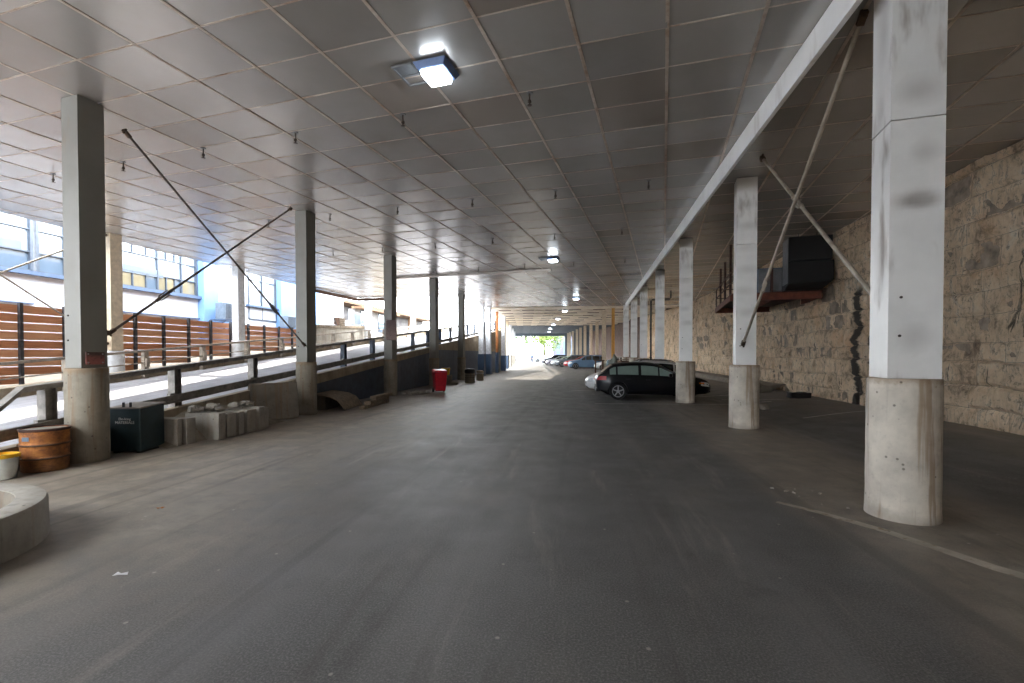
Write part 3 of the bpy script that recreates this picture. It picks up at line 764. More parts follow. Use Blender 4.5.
# ------------------------------------------------------------------ guard rails, fence
def rail_top(y): return .64 + .0925 * y
t = thing('guard_rail', 'weathered steel guard rail along the near edge of the ramp', 'guard rail', (-8.47, 0, 0))
py = [6.63 + 2.47 * i for i in range(18)]
for y in py:
    z0 = max(.0, deck_z(y) - .2) if y < 13 else 0.0; z1 = rail_top(y) - .04; m = MB()
    m.box((0, y - .08, (z0 + z1) / 2), (.16, .02, z1 - z0)); m.box((0, y + .08, (z0 + z1) / 2), (.16, .02, z1 - z0)); m.box((0, y, (z0 + z1) / 2), (.02, .14, z1 - z0))
    m.build('post', 'rail' if y < 13 else 'navy', t)
ye = 50.0
m = MB(); m.bar((.0, 6.25, rail_top(6.25)), (.0, ye, rail_top(ye)), .16, .05); m.bar((.06, 6.25, rail_top(6.25) - .03), (.06, ye, rail_top(ye) - .03), .02, .06)
m.bar((0, 6.27, rail_top(6.25)), (0, 5.5, .55), .15, .05); m.build('top_rail', 'rail', t)
m = MB()
def lr(y): return deck_z(y) + .23
for dz, w in ((0, .04), (.055, .07), (-.055, .07)):
    m.bar((.10, 5.0, lr(5) + dz), (.10, ye, lr(ye) + dz), w, .058)
m.build('lower_rail', 'rail', t)
for y in py[:6]: m = MB(); m.box((.05, y - .15, lr(y)), (.08, .12, .2)); m.build('spacer_block', 'rail', t)
t = thing('guard_rail', 'pale guard rail on the far side of the ramp, by the wooden fence', 'guard rail', (-13.6, 0, 0))
py2 = [8.77 + 2.36 * i for i in range(16)]
for y in py2:
    m = MB(); z = deck_z(y); m.box((0, y, z + .42), (.12, .16, .84)); m.build('post', 'rail_far', t); m = MB(); m.box((.09, y, z + .5), (.06, .12, .3)); m.build('spacer_block', 'rail_far', t)
m = MB(); m.bar((.0, 5, deck_z(5) + .87), (.0, 46, deck_z(46) + .87), .07, .07); m.build('top_rail', 'rail_far', t)
m = MB(); m.tube([(.05, 5, deck_z(5) + .5), (.05, 46, deck_z(46) + .5)], .018, 8); m.build('middle_cable', 'rail_far', t)

t = thing('wooden_fence', 'red-brown horizontal board fence with dark posts beyond the ramp', 'fence', (-16.42, 0, 0))
fy = [9.65, 10.9] + [12.12 + 1.24 * i for i in range(13)]
for a, b in zip(fy, fy[1:]):
    m = MB(); zb = deck_z((a + b) / 2) - .02; k = 0; z = 3.2
    while z - .24 > zb:
        m.box((random.uniform(-.006, .006), (a + b) / 2, z - .12), (.03, b - a - .02, .236)); z -= .262
    m.build('board_panel', 'fence', t)
for y in fy:
    z = deck_z(y) - .06; MB().box((.06, y, (z + 3.27) / 2), (.09, .09, 3.27 - z)).build('post', 'fence_post', t)

# low ledge wall with a brown cap past the fence
t = thing('ledge_wall', 'low pale wall with a tan capping past the end of the fence', 'wall', (-16.5, 0, 0), 0, None, 'thing')
m = MB(); m.hexa([(-.15, 27.3, 1.9), (.15, 27.3, 1.9), (.15, 35.6, 2.4), (-.15, 35.6, 2.4)], [(-.15, 27.3, 3.38), (.15, 27.3, 3.38), (.15, 35.6, 3.75), (-.15, 35.6, 3.75)]); m.build('body', 'concrete', t)
m = MB(); m.hexa([(-.3, 27.2, 3.385), (.3, 27.2, 3.385), (.3, 35.7, 3.755), (-.3, 35.7, 3.755)], [(-.3, 27.2, 3.56), (.3, 27.2, 3.56), (.3, 35.7, 3.93), (-.3, 35.7, 3.93)]); m.build('capping', 'wood_plank', t)

# ------------------------------------------------------------------ building across the ramp
t = thing('industrial_building', 'white and pale blue building with tall multi-pane windows across the ramp', 'building', (-20, 0, 0))
def bpart(name, mat, boxes, bevel=0):
    for c, d in boxes: m = MB(); m.box(c, d); m.build(name, mat, t, bevel=bevel)
H = 7.4
bpart('wall', 'white_wall', [((-.3, 9, 2.3), (.6, 66, 4.75)), ((-.3, 9, 7.35), (.6, 66, .5)), ((-.3, -8.8, 6), (.6, 30.4, 2.6)), ((-.3, 25.9, 5.9), (.6, 2.0, 2.6)), ((-.3, 34.6, 5.9), (.6, 8.8, 2.6))])
bpart('pier', 'blue_wall', [((.12, 23.55, 5.0), (.5, 1.05, 5.2)), ((.14, 24.6, 3.6), (.5, 1.3, 2.1)), ((.12, 30.9, 4.7), (.5, 2.4, 5.8)), ((.12, 34, 4.5), (.3, 1.4, 4.5))])
bpart('sill', 'sillblue', [((.08, 14.7, 4.72), (.3, 17.2, .14)), ((.08, 28.4, 4.72), (.3, 3.3, .12)), ((.05, 21.0, 3.62), (.12, 4.5, .05)), ((.05, 13.2, 3.6), (.12, 4, .05))])
def window(y0, y1, z0, z1, muls, fr='mullion'):
    m = MB(); w = .1
    for z in (z0, z1): m.box((-.05, (y0 + y1) / 2, z), (.16, y1 - y0, w))
    for y in (y0, y1): m.box((-.05, y, (z0 + z1) / 2), (.16, w, z1 - z0))
    for y in muls[0]: m.box((-.05, y, (z0 + z1) / 2), (.12, .07, z1 - z0))
    zt = z0 + .72
    m.box((-.05, (y0 + y1) / 2, zt), (.1, y1 - y0, .05)); m.box((-.05, (y0 + y1) / 2, z1 - .75), (.1, y1 - y0, .04))
    for y in muls[1]: m.box((-.05, y, (z0 + zt) / 2), (.08, .04, zt - z0)); m.box((-.05, y, z1 - .37), (.08, .04, .74))
    f = m.build('window_frame', fr, t)
    m = MB(); m.box((-.1, (y0 + y1) / 2, (zt + z1) / 2), (.02, y1 - y0, z1 - zt)); m.cur = 1
    ks = sorted(set([y0, y1] + list(muls[0]) + list(muls[1])))
    for i, (a, b) in enumerate(zip(ks, ks[1:])):
        m.cur = 1 if i % 3 else 2; m.box((-.1, (a + b) / 2, (z0 + zt) / 2), (.02, b - a, zt - z0))
    m.build('pane', ['pane', 'pane_cream', 'pane_grey'], f)
window(6.4, 15.2, 4.8, 7.1, ([8, 9.6, 11.2, 12.8, 14.0], [8.8, 10.4, 12, 13.4]))
window(15.4, 22.95, 4.8, 7.1, ([16.4, 18.7, 20.6, 22.0], [17.2, 17.9, 19.3, 20, 21.1, 21.6]))
window(27.0, 29.7, 3.9, 7.1, ([28.3], []))
bpart('reflection_band', 'pane_grey', [((-.04, 13.4, 5.75), (.06, 3.0, .5)), ((-.04, 19.2, 5.6), (.06, 3.4, .35))])  # grey strips standing in for reflections in the window glass
bpart('parapet', 'white_wall', [((-.3, 9, 7.7), (.8, 66, .2))])
# further yard wall and dark window beyond
bpart('annex_wall', 'annex', [((-.5, 46, 3.4), (.6, 9, 5.0)), ((-4.5, 56, 4.0), (.6, 34, 5.5))])
bpart('annex_roof', 'annex_tan', [((-3.6, 56, 6.9), (2.4, 34, .25)), ((.1, 46, 6.0), (1.0, 9.4, .2))])
bpart('annex_post', 'annex_tan', [((-3.2, 44 + 5 * k, 4.4), (.25, .25, 5.0)) for k in range(5)])
bpart('annex_window', 'pane_grey', [((-.17, 43.4, 5.0), (.1, 1.4, 1.9)), ((-.17, 47.4, 5.0), (.1, 1.4, 1.9))])
def hvac(y, z, s, label):
    q = thing('air_conditioner', label, 'air conditioner', (-18.98, y, z), 0, 'air conditioners on the white building')
    MB().box((0, 0, s * .5), (.62, s * 1.15, s)).build('body', 'hvac', q, bevel=.03)
    m = MB()
    for k in range(9): m.box((.32, -s * .5 + s * k / 8, s * .5), (.02, .025, s * .84))
    m.build('grille', 'hvac_dark', q)
    m = MB(); m.box((-.1, 0, -.035), (.9, s * 1.3, .06)); m.bar((-.58, -s * .4, -.5), (.2, -s * .4, -.08), .05, .05); m.bar((-.58, s * .4, -.5), (.2, s * .4, -.08), .05, .05)
    m.build('bracket', 'sillblue', q)
hvac(23.9, 3.62, .9, 'larger pale blue air conditioner on a bracket above the fence')
hvac(29.4, 3.5, .75, 'smaller pale air conditioner beside the blue pier')
# odds and ends on the ledge wall
q = thing('wooden_crate', 'small brown crate standing on the capped ledge wall', 'crate', (-16.5, 31.6, 3.76))
m = MB(); m.box((0, 0, .26), (.4, .8, .5)); m.build('body', 'brown', q)
m = MB()
for k in range(4): m.box((.21, 0, .07 + k * .13), (.02, .84, .09))
m.build('slat', 'wood_plank', q)
q = tag(MB().tube([(-16.4, 29.9, 5.1), (-16.4, 30.3, 4.7), (-16.4, 30.7, 4.1), (-16.4, 31.0, 3.75)], .03, 8).build('rubber_hose', 'black'), 'dark hose curving down to the capped ledge wall', 'hose')
q = thing('white_cabinet', 'white equipment cabinet on the ledge wall beside the outer column', 'cabinet', (-16.5, 33.9, 3.90))
MB().box((0, 0, .45), (.45, 1.2, .9)).build('body', 'white_wall', q, bevel=.02)
MB().box((.235, 0, .45), (.02, 1.0, .75)).build('door', 'hvac', q)

# ------------------------------------------------------------------ signs on columns
def sign(name, c, d, mat, label, rz):
    q = thing(name, label, 'sign', c, rz)
    MB().box((0, 0, 0), d).build('face', mat, q, bevel=.004)
    m = MB()
    for sx in (-1, 1):
        for sz in (-1, 1): m = MB(); m.lathe([(.012, -d[1] / 2 - .006), (.012, -d[1] / 2)], 8, (sx * (d[0] / 2 - .03), 0, sz * (d[2] / 2 - .03)), 'Y'); m.build('screw', 'alloy', q)
n_ = GX * .203
sign('warning_sign', (LX - .17 + n_.x, 6.88 + n_.y, 1.68), (.27, .02, .2), 'sign_red', 'small faded red sign low on the first left column', SKEW + PI / 2)
n_ = GX * .20 - GY * .2
sign('placard', (LX + n_.x - .03, 19.4 + n_.y - .02, 2.75), (.44, .02, .84), 'sign_brown', 'tall brownish placard fixed across the corner of a column', SKEW + PI / 4)

# ------------------------------------------------------------------ platform and ducts on the right wall
t = thing('steel_platform', 'red-brown steel platform hung high beside the stone wall', 'platform', (0, 0, 0))
def pq(u, v, z):                     # local frame: u across from the left front corner, v away
    p = Vector((5.51, 18.42, 0)) + GX * u + GY * v; return (p.x, p.y, z)
m = MB()
for v in (0, 5.4): m.bar(pq(0, v, 3.80), pq(2.86, v, 3.80), .05, .24); m.bar(pq(0, v - .06, 3.92), pq(2.86, v - .06, 3.92), .14, .03); m.bar(pq(0, v - .06, 3.68), pq(2.86, v - .06, 3.68), .14, .03)
for u in (0, 1.4, 2.8): m.bar(pq(u, 0, 3.79), pq(u, 5.4, 3.79), .06, .2)
m.build('channel_frame', 'rust_steel', t)
m = MB(); m.hexa([pq(0, 0, 3.90), pq(2.85, 0, 3.90), pq(2.85, 5.4, 3.90), pq(0, 5.4, 3.90)], [pq(0, 0, 3.94), pq(2.85, 0, 3.94), pq(2.85, 5.4, 3.94), pq(0, 5.4, 3.94)]); m.build('deck_plate', 'dark_rust', t)
for (u, v) in ((.05, .6), (.05, 2.3), (.05, 3.9), (1.35, .15)):
    m = MB(); m.bar(pq(u, v, 3.94), pq(u, v, 5.1 if u > 1 else CEIL - .02 if v < 1 else 5.5), .07, .07); m.build('hanger_post', 'dark_rust', t)
m = MB()
for z in (4.35, 4.75): m.bar(pq(.02, .1, z), pq(.02, 5.35, z), .035, .035); m.bar(pq(.02, 5.35, z), pq(1.2, 5.35, z), .035, .035)
m.bar(pq(.02, 5.35, 3.94), pq(.02, 5.35, 4.78), .045, .045); m.build('hand_rail', 'dark_rust', t)
t = thing('ventilation_duct', 'big black wrapped duct box on the steel platform by the stone wall', 'duct', (0, 0, 0))
def dq(u, v, z): p = Vector((7.05, 17.4, 0)) + GX * u + GY * v; return (p.x, p.y, z)
m = MB(); m.hexa([dq(0, 0, 4.9), dq(1.29, 0, 4.9), dq(1.29, .75, 4.9), dq(0, .75, 4.9)], [dq(0, 0, 5.7), dq(1.29, 0, 5.7), dq(1.29, .75, 5.7), dq(0, .75, 5.7)]); m.build('upper_box', 'duct_black', t, bevel=.02)
m = MB(); m.hexa([dq(-.02, .42, 3.96), dq(1.1, .42, 3.96), dq(1.1, .9, 3.96), dq(-.02, .9, 3.96)], [dq(-.02, -.02, 4.12), dq(1.33, -.02, 4.2), dq(1.33, .9, 4.2), dq(-.02, .9, 4.12)])
m.hexa([dq(-.02, -.02, 4.12), dq(1.33, -.02, 4.2), dq(1.33, .9, 4.2), dq(-.02, .9, 4.12)], [dq(-.02, -.02, 4.88), dq(1.33, -.02, 4.88), dq(1.33, .9, 4.88), dq(-.02, .9, 4.88)])
m.build('lower_box', 'duct_black', t, bevel=.03)
m = MB(); m.hexa([dq(-.03, 0, 4.14), dq(-.021, 0, 4.14), dq(-.021, .76, 4.14), dq(-.03, .76, 4.14)], [dq(-.03, 0, 5.66), dq(-.021, 0, 5.66), dq(-.021, .76, 5.66), dq(-.03, .76, 5.66)]); m.build('side_sheet', 'duct_grey', t)
m = MB(); m.tube([dq(.35, .3, 5.7), dq(.35, .3, CEIL)], .012, 6); m.tube([dq(.9, .3, 5.7), dq(.9, .3, CEIL)], .012, 6); m.build('hanger_rod', 'black', t)
t = thing('supply_duct', 'lower grey metal duct running back along the platform', 'duct', (0, 0, 0))
m = MB(); m.hexa([dq(-.75, .95, 4.0), dq(.1, .95, 4.0), dq(.1, 3.6, 4.0), dq(-.75, 3.6, 4.0)], [dq(-.75, .95, 4.8), dq(.1, .95, 4.8), dq(.1, 3.6, 4.8), dq(-.75, 3.6, 4.8)]); m.build('duct_run', 'duct_grey', t, bevel=.015)
m = MB()
for v in (1.0, 2.3, 3.5): m.bar(dq(-.8, v, 4.82), dq(.12, v, 4.82), .05, .04); m.bar(dq(-.78, v, 3.98), dq(-.78, v, 4.83), .05, .04)
m.build('flange', 'hvac', t)

# ------------------------------------------------------------------ clutter along the left side
t = thing('oil_drum', 'rusty orange steel drum beside the first left column', 'drum', (-8.02, 6.24, 0), .4)
m = MB(); R_ = .285; prof = [(R_ * .93, 0), (R_ * .96, .015), (R_ * .945, .03)]
for i in range(1, 30):
    z = .03 + .57 * i / 30; tap = .945 + .055 * z / .6
    b_ = sum(.022 * math.exp(-((z - c) / .014) ** 2) for c in (.2, .4)); prof.append((R_ * tap + b_, z))
prof += [(R_ * 1.02, .605), (R_ * 1.03, .62), (R_ * 1.0, .63), (R_ * .97, .615)]
m.lathe(prof, 40, cap=False); m.build('shell', 'barrel', t)
m = MB(); m.lathe([(0, .617), (R_ * .5, .619), (R_ * .975, .614), (R_ * .975, .60)], 40, cap=False); m.build('lid', 'box_top', t)
m = MB(); m.box((.0, -R_ - .004, .5), (.1, .006, .06)); m.build('patch', 'hvac', t, rz=-.3)
for z in (.2, .4):
    m = MB(); rz_ = R_ * (.945 + .055 * z / .6) + .017; m.lathe([(rz_, z - .014), (rz_ + .008, z - .006), (rz_ + .008, z + .006), (rz_, z + .014)], 40, cap=False); m.build('hoop', 'brown', t)
m = MB(); m.lathe([(R_ * 1.025, .60), (R_ * 1.05, .61), (R_ * 1.05, .632), (R_ * .98, .64), (R_ * .965, .622)], 40, cap=False); m.build('rim', 'dark_rust', t)
t = thing('bucket', 'white plastic bucket with a yellow rim beside the rusty drum', 'bucket', (-8.0, 5.68, .0))
m = MB(); m.lathe([(.13, 0), (.135, .01), (.162, .29), (.17, .295), (.17, .31), (.155, .31), (.14, .06), (0, .05)], 32); m.build('body', 'bucket', t)
m = MB(); m.lathe([(.160, .30), (.18, .30), (.182, .345), (.165, .35), (.16, .305)], 32); m.build('rim_band', 'yellow', t)
m = MB(); m.tube([(.185 * math.cos(a), .185 * math.sin(a), .31 - .08 * math.sin(a)) for a in [PI * k / 12 for k in range(13)]], .005, 6); m.build('handle', 'alloy', t)
t = thing('concrete_planter', 'low round concrete ring planter at the near left edge', 'planter', (-5.97, 3.11, 0))
m = MB(); m.lathe([(1.235, 0), (1.23, .34), (1.215, .37), (1.19, .378), (1.02, .378), (1.0, .372), (1.0, .3), (1.0, 0.0)], 72); m.build('ring', 'concrete', t)
m = MB(); m.lathe([(.998, .36), (.985, .34), (.985, .02)], 64, cap=False); m.build('inner_wall', 'concrete_dark', t)  # darker liner imitates the shade inside the ring
m = MB(); m.lathe([(0, .03), (.6, .035), (.984, .02)], 48, cap=False); m.build('soil_bed', 'base_left', t)

t = thing('salt_box', 'dark teal metal bin with pale lid and white lettering', 'storage bin', (-7.93, 7.68, 0), .17)
m = MB(); m.hexa([(-.28, -.25, .04), (.25, -.25, .04), (.25, .36, .04), (-.28, .36, .04)], [(-.28, -.25, .78), (.25, -.25, .78), (.25, .36, .82), (-.28, .36, .82)]); m.build('body', 'teal_box', t, bevel=.012)
m = MB(); m.hexa([(-.30, -.27, .785), (.27, -.27, .785), (.27, .38, .825), (-.30, .38, .825)], [(-.30, -.27, .81), (.27, -.27, .81), (.27, .38, .85), (-.30, .38, .85)]); m.build('lid', 'box_top', t, bevel=.006)
for sx in (-.06, .06):
    m = MB(); m.box((sx, -.22, .85), (.025, .03, .09)); m.build('lid_catch', 'black', t)
for sx in (-1, 1):
    m = MB(); m.box((sx * .2, 0, .02), (.06, .48, .04)); m.build('skid', 'black', t)
for txt, zc, sz in (('De-Icing', .585, .062), ('MATERIALS', .52, .066)):
    cu = bpy.data.curves.new('lettering', 'FONT'); cu.body = txt; cu.size = sz; cu.align_x = 'CENTER'; cu.extrude = .002
    tmp = bpy.data.objects.new('tmp', cu); COL.objects.link(tmp); bpy.context.view_layer.update()
    me = bpy.data.meshes.new_from_object(tmp.evaluated_get(bpy.context.evaluated_depsgraph_get())); bpy.data.objects.remove(tmp); bpy.data.curves.remove(cu)
    me.materials.clear(); me.materials.append(M['white_text']); o = bpy.data.objects.new('lettering', me); COL.objects.link(o); o.parent = t
    o.location = (-.02, -.2545, zc); o.rotation_euler = (PI / 2, 0, 0)

def rough_block(name, d, mat, label, cat, loc, rz, group=None, tilt=None, seed=0, amp=.015, n=5):
    rr = random.Random(seed); m = MB(); bm = bmesh.new(); bmesh.ops.create_cube(bm, size=1)
    bmesh.ops.subdivide_edges(bm, edges=bm.edges[:], cuts=n, use_grid_fill=True)
    for v in bm.verts:
        e = sum(abs(abs(c) - .5) < 1e-4 for c in v.co)
        p = Vector((v.co.x * d[0], v.co.y * d[1], v.co.z * d[2] + d[2] / 2))
        k = noise.noise_vector(p * 5 + Vector((seed * 3.1, 0, 0))) * amp
        if e >= 2: p -= Vector((v.co.x * d[0], v.co.y * d[1], v.co.z * d[2])).normalized() * amp * .8
        if p.z < .001: k.z = 0
        v.co = p + k
    for f in bm.faces: f.smooth = True
    me = bpy.data.meshes.new(name); bm.to_mesh(me); bm.free(); me.materials.append(M[mat]); me.set_sharp_from_angle(angle=.5)
    o = bpy.data.objects.new(name, me); COL.objects.link(o); o.location = loc; o.rotation_euler.z = rz
    if tilt: o.rotation_euler = tilt
    return tag(o, label, cat, group)
blocks = [(8.1, 8.26, -7.52, .50), (8.28, 8.54, -7.45, .52), (8.82, 9.06, -7.24, .53), (9.09, 9.4, -7.22, .52), (9.43, 9.63, -7.23, .5), (9.66, 10.0, -7.20, .54), (10.03, 10.27, -7.22, .54), (10.3, 10.5, -7.25, .5)]
bl = ['concrete kerb block standing right beside the teal bin', 'second concrete kerb block from the teal bin', 'concrete kerb block with long exposed front face, middle of the row', 'fourth kerb block counted from the teal bin', 'thin fifth kerb block counted from the teal bin', 'sixth kerb block counted from the teal bin', 'seventh kerb block counted from the teal bin', 'last kerb block of the row, next to the leaning slab']
for i, (a, b, x1, h) in enumerate(blocks):
    rough_block('concrete_block', (.78, b - a - .05, h + random.uniform(-.03, .02)), 'concrete', bl[i], 'concrete block', (x1 - .39 + random.uniform(-.05, .01), (a + b) / 2, 0), random.uniform(-.03, .03), 'concrete blocks along the ramp edge', seed=i, amp=.008)
rough_block('concrete_slab', (1.2, .14, .98), 'concrete_dark', 'big stained concrete slab leaning beside the second left column', 'slab', (-7.86, 11.6, .02), 0, None, (-.14, 0, .97), 20, .02, 7)
# heap of broken concrete on the blocks
for i in range(14):
    rr = random.Random(i); s = rr.uniform(.14, .28)
    k = i % 6; ybl = [8.94, 9.24, 9.53, 9.83, 10.15, 10.4][k]; xb = -7.45 - rr.uniform(0, .5)
    zt = [.53, .52, .5, .54, .54, .5][k]
    rough_block('concrete_chunk', (s, s * .8, s * .6), 'concrete', 'broken pale concrete chunk lying on the kerb blocks', 'rubble', (xb, ybl, zt + .005), rr.uniform(0, 3), 'broken concrete on the blocks', seed=40 + i, amp=.05, n=2)
# brown earth bank behind the blocks
mb = MB(); vs = []
for i in range(14):
    y = 7.9 + i * .28; h = .1 + .42 * smooth01(i / 5) * (1 - smooth01((i - 8) / 5)); vs += [(-7.5 - .0 * i, y, -.01), (-7.85, y, h * .75 + .05 * noise.noise(Vector((y, 3, 1)))), (-8.24, y, h + .05)]
mb.add(vs, [(3 * i + k, 3 * i + k + 1, 3 * i + k + 4, 3 * i + k + 3) for i in range(13) for k in (0, 1)], True)
o = mb.build('earth_bank', 'base_left'); struct(o)
# sheet and timbers by the second column
t = thing('bent_sheet', 'bent metal sheet on timbers lying past the second left column', 'scrap', (-7.62, 14.3, 0), .12)
m = MB(); pr_ = [(-.55, .50), (-.3, .47), (.0, .42), (.25, .30), (.42, .10), (.46, .02)]
vs = [(x, y, z + d) for d in (0, .02) for (x, z) in pr_ for y in (-.5, 1.2)]; k = len(pr_) * 2
m.add(vs, [(2 * i, 2 * i + 1, 2 * i + 3, 2 * i + 2) for i in range(5)] + [(k + 2 * i, k + 2 * i + 1, k + 2 * i + 3, k + 2 * i + 2) for i in range(5)] + [(2 * i, 2 * i + 2, k + 2 * i + 2, k + 2 * i) for i in range(5)] + [(2 * i + 1, 2 * i + 3, k + 2 * i + 3, k + 2 * i + 1) for i in range(5)], True)
m.build('sheet', 'wood_plank', t)
m = MB(); m.box((-.35, .3, .22), (.3, 1.2, .44)); m.build('support_block', 'concrete_dark', t)
for i, (x, y, z, L_, rz) in enumerate(((-6.82, 15.5, .056, 2.2, 1.62), (-6.85, 15.75, .168, 2.0, 1.66), (-6.84, 16.1, .28, 1.6, 1.6))):
    o = tag(MB().box((0, 0, 0), (L_, .2, .11)).build('timber', 'wood_plank', None, (x, y, z), rz, bevel=.01), ['lowest weathered timber beside the bent sheet', 'middle weathered timber stacked beside the bent sheet', 'topmost weathered timber beside the bent sheet'][i], 'timber', 'timbers beside the bent sheet')
# red wheelie bin
t = thing('wheelie_bin', 'red wheelie bin standing by the fourth left column', 'bin', (-6.28, 21.3, 0), .5)
m = MB(); m.hexa([(-.22, -.26, .07), (.22, -.26, .07), (.22, .22, .07), (-.22, .22, .07)], [(-.29, -.36, .93), (.29, -.36, .93), (.29, .34, .93), (-.29, .34, .93)]); m.build('body', 'red', t, bevel=.03)
m = MB(); m.hexa([(-.31, -.39, .935), (.31, -.39, .935), (.31, .37, .97), (-.31, .37, .97)], [(-.27, -.34, 1.0), (.27, -.34, 1.0), (.27, .33, 1.06), (-.27, .33, 1.06)]); m.build('lid', 'red', t, bevel=.02)
for sx in (-1, 1): m = MB(); m.lathe([(.05, -.03), (.1, -.03), (.1, .03), (.05, .03)], 20, (sx * .25, .24, .1), 'X'); m.build('wheel', 'rubber', t)
m = MB(); m.tube([(-.25, .4, .92), (-.2, .44, .93), (.2, .44, .93), (.25, .4, .92)], .02, 8); m.build('handle', 'red', t)
for i in range(9):
    rr = random.Random(60 + i); s = rr.uniform(.14, .3)
    rough_block('rubble_stone', (s, s * .8, s * .6), 'concrete', 'pale rubble stone on the ground beside the red bin', 'rubble', (-7.45 + .3 * (i % 3) + rr.uniform(0, .1), 19.7 + .15 * i, 0), rr.uniform(0, 3), 'rubble by the red bin', seed=70 + i, amp=.03, n=2)
# barrel with black top, bollard, yellow box
t = thing('trash_barrel', 'grey-green barrel with black top beside the fifth left column', 'barrel', (-6.5, 28.5, 0))
m = MB(); m.lathe([(.29, 0), (.3, .03), (.29, .06)] + [(.3 + .015 * math.sin(k * 1.6), .06 + .52 * k / 16) for k in range(17)] + [(.3, .6), (.27, .6)], 28); m.build('body', 'concrete_dark', t)
m = MB(); m.lathe([(.30, .6), (.33, .62), (.32, .78), (.25, .86), (0, .88)], 28); m.build('hood', 'black', t)
t = thing('bollard', 'small tan concrete bollard before the white and blue post', 'bollard', (-6.45, 31.3, 0))
m = MB(); m.lathe([(.24, 0), (.24, .62), (.2, .66), (0, .67)], 20); m.build('post', 'tan_wall', t)
m = MB(); m.lathe([(.245, .45), (.245, .52)], 20); m.build('band', 'marking', t)
t = thing('yellow_crate', 'yellow plastic crate on a dark pallet near the fourth left column', 'crate', (-7.35, 26.9, 0), .2)
m = MB(); m.box((0, 0, .06), (1.0, .9, .12)); m.box((-.15, 0, .33), (.6, .8, .42)); m.build('pallet_stack', 'concrete_dark', t)
m = MB(); m.hexa([(-.4, -.2, .55), (.0, -.2, .55), (.0, .2, .55), (-.4, .2, .55)], [(-.45, -.24, .95), (.05, -.24, .95), (.05, .24, .95), (-.45, .24, .95)]); m.build('tub', 'yellow', t, bevel=.03)
# litter on the ground
m = MB(); vs = [(-.09, -.03, .012), (0, -.05, .03), (.1, -.02, .008), (.07, .05, .02), (-.01, .03, .012), (-.07, .06, .025)]
m.add(vs + [(a, b, c + .002) for a, b, c in vs], [(0, 1, 4, 5), (1, 2, 3, 4), (6, 7, 10, 11), (7, 8, 9, 10)])
o = m.build('paper_scrap', 'paper', None, (-3.58, 3.31, 0), .3); o.scale = (.55, .6, .6)
tag(o, 'crumpled white paper scrap on the near asphalt', 'litter')
m = MB(); vs = [(math.cos(a) * (.085 if k % 2 else .04), math.sin(a) * (.085 if k % 2 else .04), .012 + .012 * (k % 3)) for k, a in enumerate([2 * PI * k / 10 for k in range(10)])]
m.add(vs + [(0, 0, .02)], [(k, (k + 1) % 10, 10) for k in range(10)])
o = m.build('dry_leaf', 'leaf_brown', None, (-4.67, 4.8, 0), .3); o.scale = (.55, .55, .55)
tag(o, 'dry orange leaf lying on the dusty ground', 'leaf')
for i in range(12):
    rr = random.Random(100 + i); s = rr.uniform(.015, .035)
    rough_block('pebble', (s, s * .8, s * .6), 'concrete', 'small pale pebble in the dust before the near right column', 'pebble', (2.75 + rr.uniform(-.4, .35), 6.15 + rr.uniform(-.3, .5), 0), rr.uniform(0, 3), 'pebbles by the near right column', seed=120 + i, amp=.004, n=1)
for i, (x, y, s, lab) in enumerate(((7.45, 20.8, .5, 'pale rock at the foot of the stone wall behind the dark kerb'), (5.7, 15.8, .26, 'small pale stone just past the second right column'))):
    rough_block('rock', (s * 1.2, s, s * .6), 'concrete_dark', lab, 'rock', (x, y, floor_z(x, y)), .4, None, None, 130 + i, .05, 3)
o = rough_block('dark_bundle', (.75, .35, .2), 'black', 'flat black bundle lying against the stone wall', 'bundle', (7.75, 18.2, floor_z(7.75, 18.2)), .2, None, None, 140, .04, 4)

# ------------------------------------------------------------------ cars
def lerp_prof(pts, s):
    for (a, b) in zip(pts, pts[1:]):
        if a[0] <= s <= b[0]:
            f = (s - a[0]) / (b[0] - a[0]); return a[1] + (b[1] - a[1]) * f
    return pts[-1][1] if s > pts[-1][0] else pts[0][1]
PROF = {
 'hatch': dict(top=[(0, .80), (.012, .94), (.03, 1.01), (.06, 1.10), (.105, 1.27), (.15, 1.385), (.2, 1.425), (.3, 1.465), (.42, 1.468), (.5, 1.44), (.565, 1.36), (.64, 1.19), (.715, 1.02), (.8, .965), (.9, .875), (.955, .79), (.985, .68), (1, .58)], belt=[(0, .78), (.03, .94), (.1, .965), (.4, .93), (.7, .90), (.9, .80), (.96, .72), (1, .56)], win=[(.115, .17), (.185, .365), (.39, .535), (.548, .66)], ws=(.565, .71), rg=(.05, .14), wb=(.187, .783)),
 'suv': dict(top=[(0, .85), (.012, 1.02), (.03, 1.12), (.06, 1.4), (.11, 1.56), (.2, 1.62), (.4, 1.64), (.5, 1.61), (.56, 1.52), (.64, 1.30), (.7, 1.12), (.8, 1.06), (.92, .96), (.965, .86), (.99, .74), (1, .62)], belt=[(0, .82), (.03, 1.0), (.1, 1.04), (.4, 1.02), (.7, .99), (.92, .87), (.97, .78), (1, .6)], win=[(.075, .16), (.18, .37), (.39, .53), (.55, .64)], ws=(.56, .695), rg=(.03, .1), wb=(.2, .81)),
 'sedan': dict(top=[(0, .76), (.012, .92), (.04, 1.0), (.13, 1.04), (.2, 1.2), (.29, 1.38), (.38, 1.43), (.47, 1.43), (.53, 1.39), (.6, 1.24), (.69, 1.0), (.8, .94), (.92, .84), (.97, .76), (.99, .66), (1, .56)], belt=[(0, .74), (.03, .9), (.1, .95), (.4, .93), (.7, .88), (.92, .76), (.97, .68), (1, .54)], win=[(.21, .27), (.285, .40), (.42, .53), (.545, .63)], ws=(.54, .685), rg=(.145, .275), wb=(.2, .8)),
}
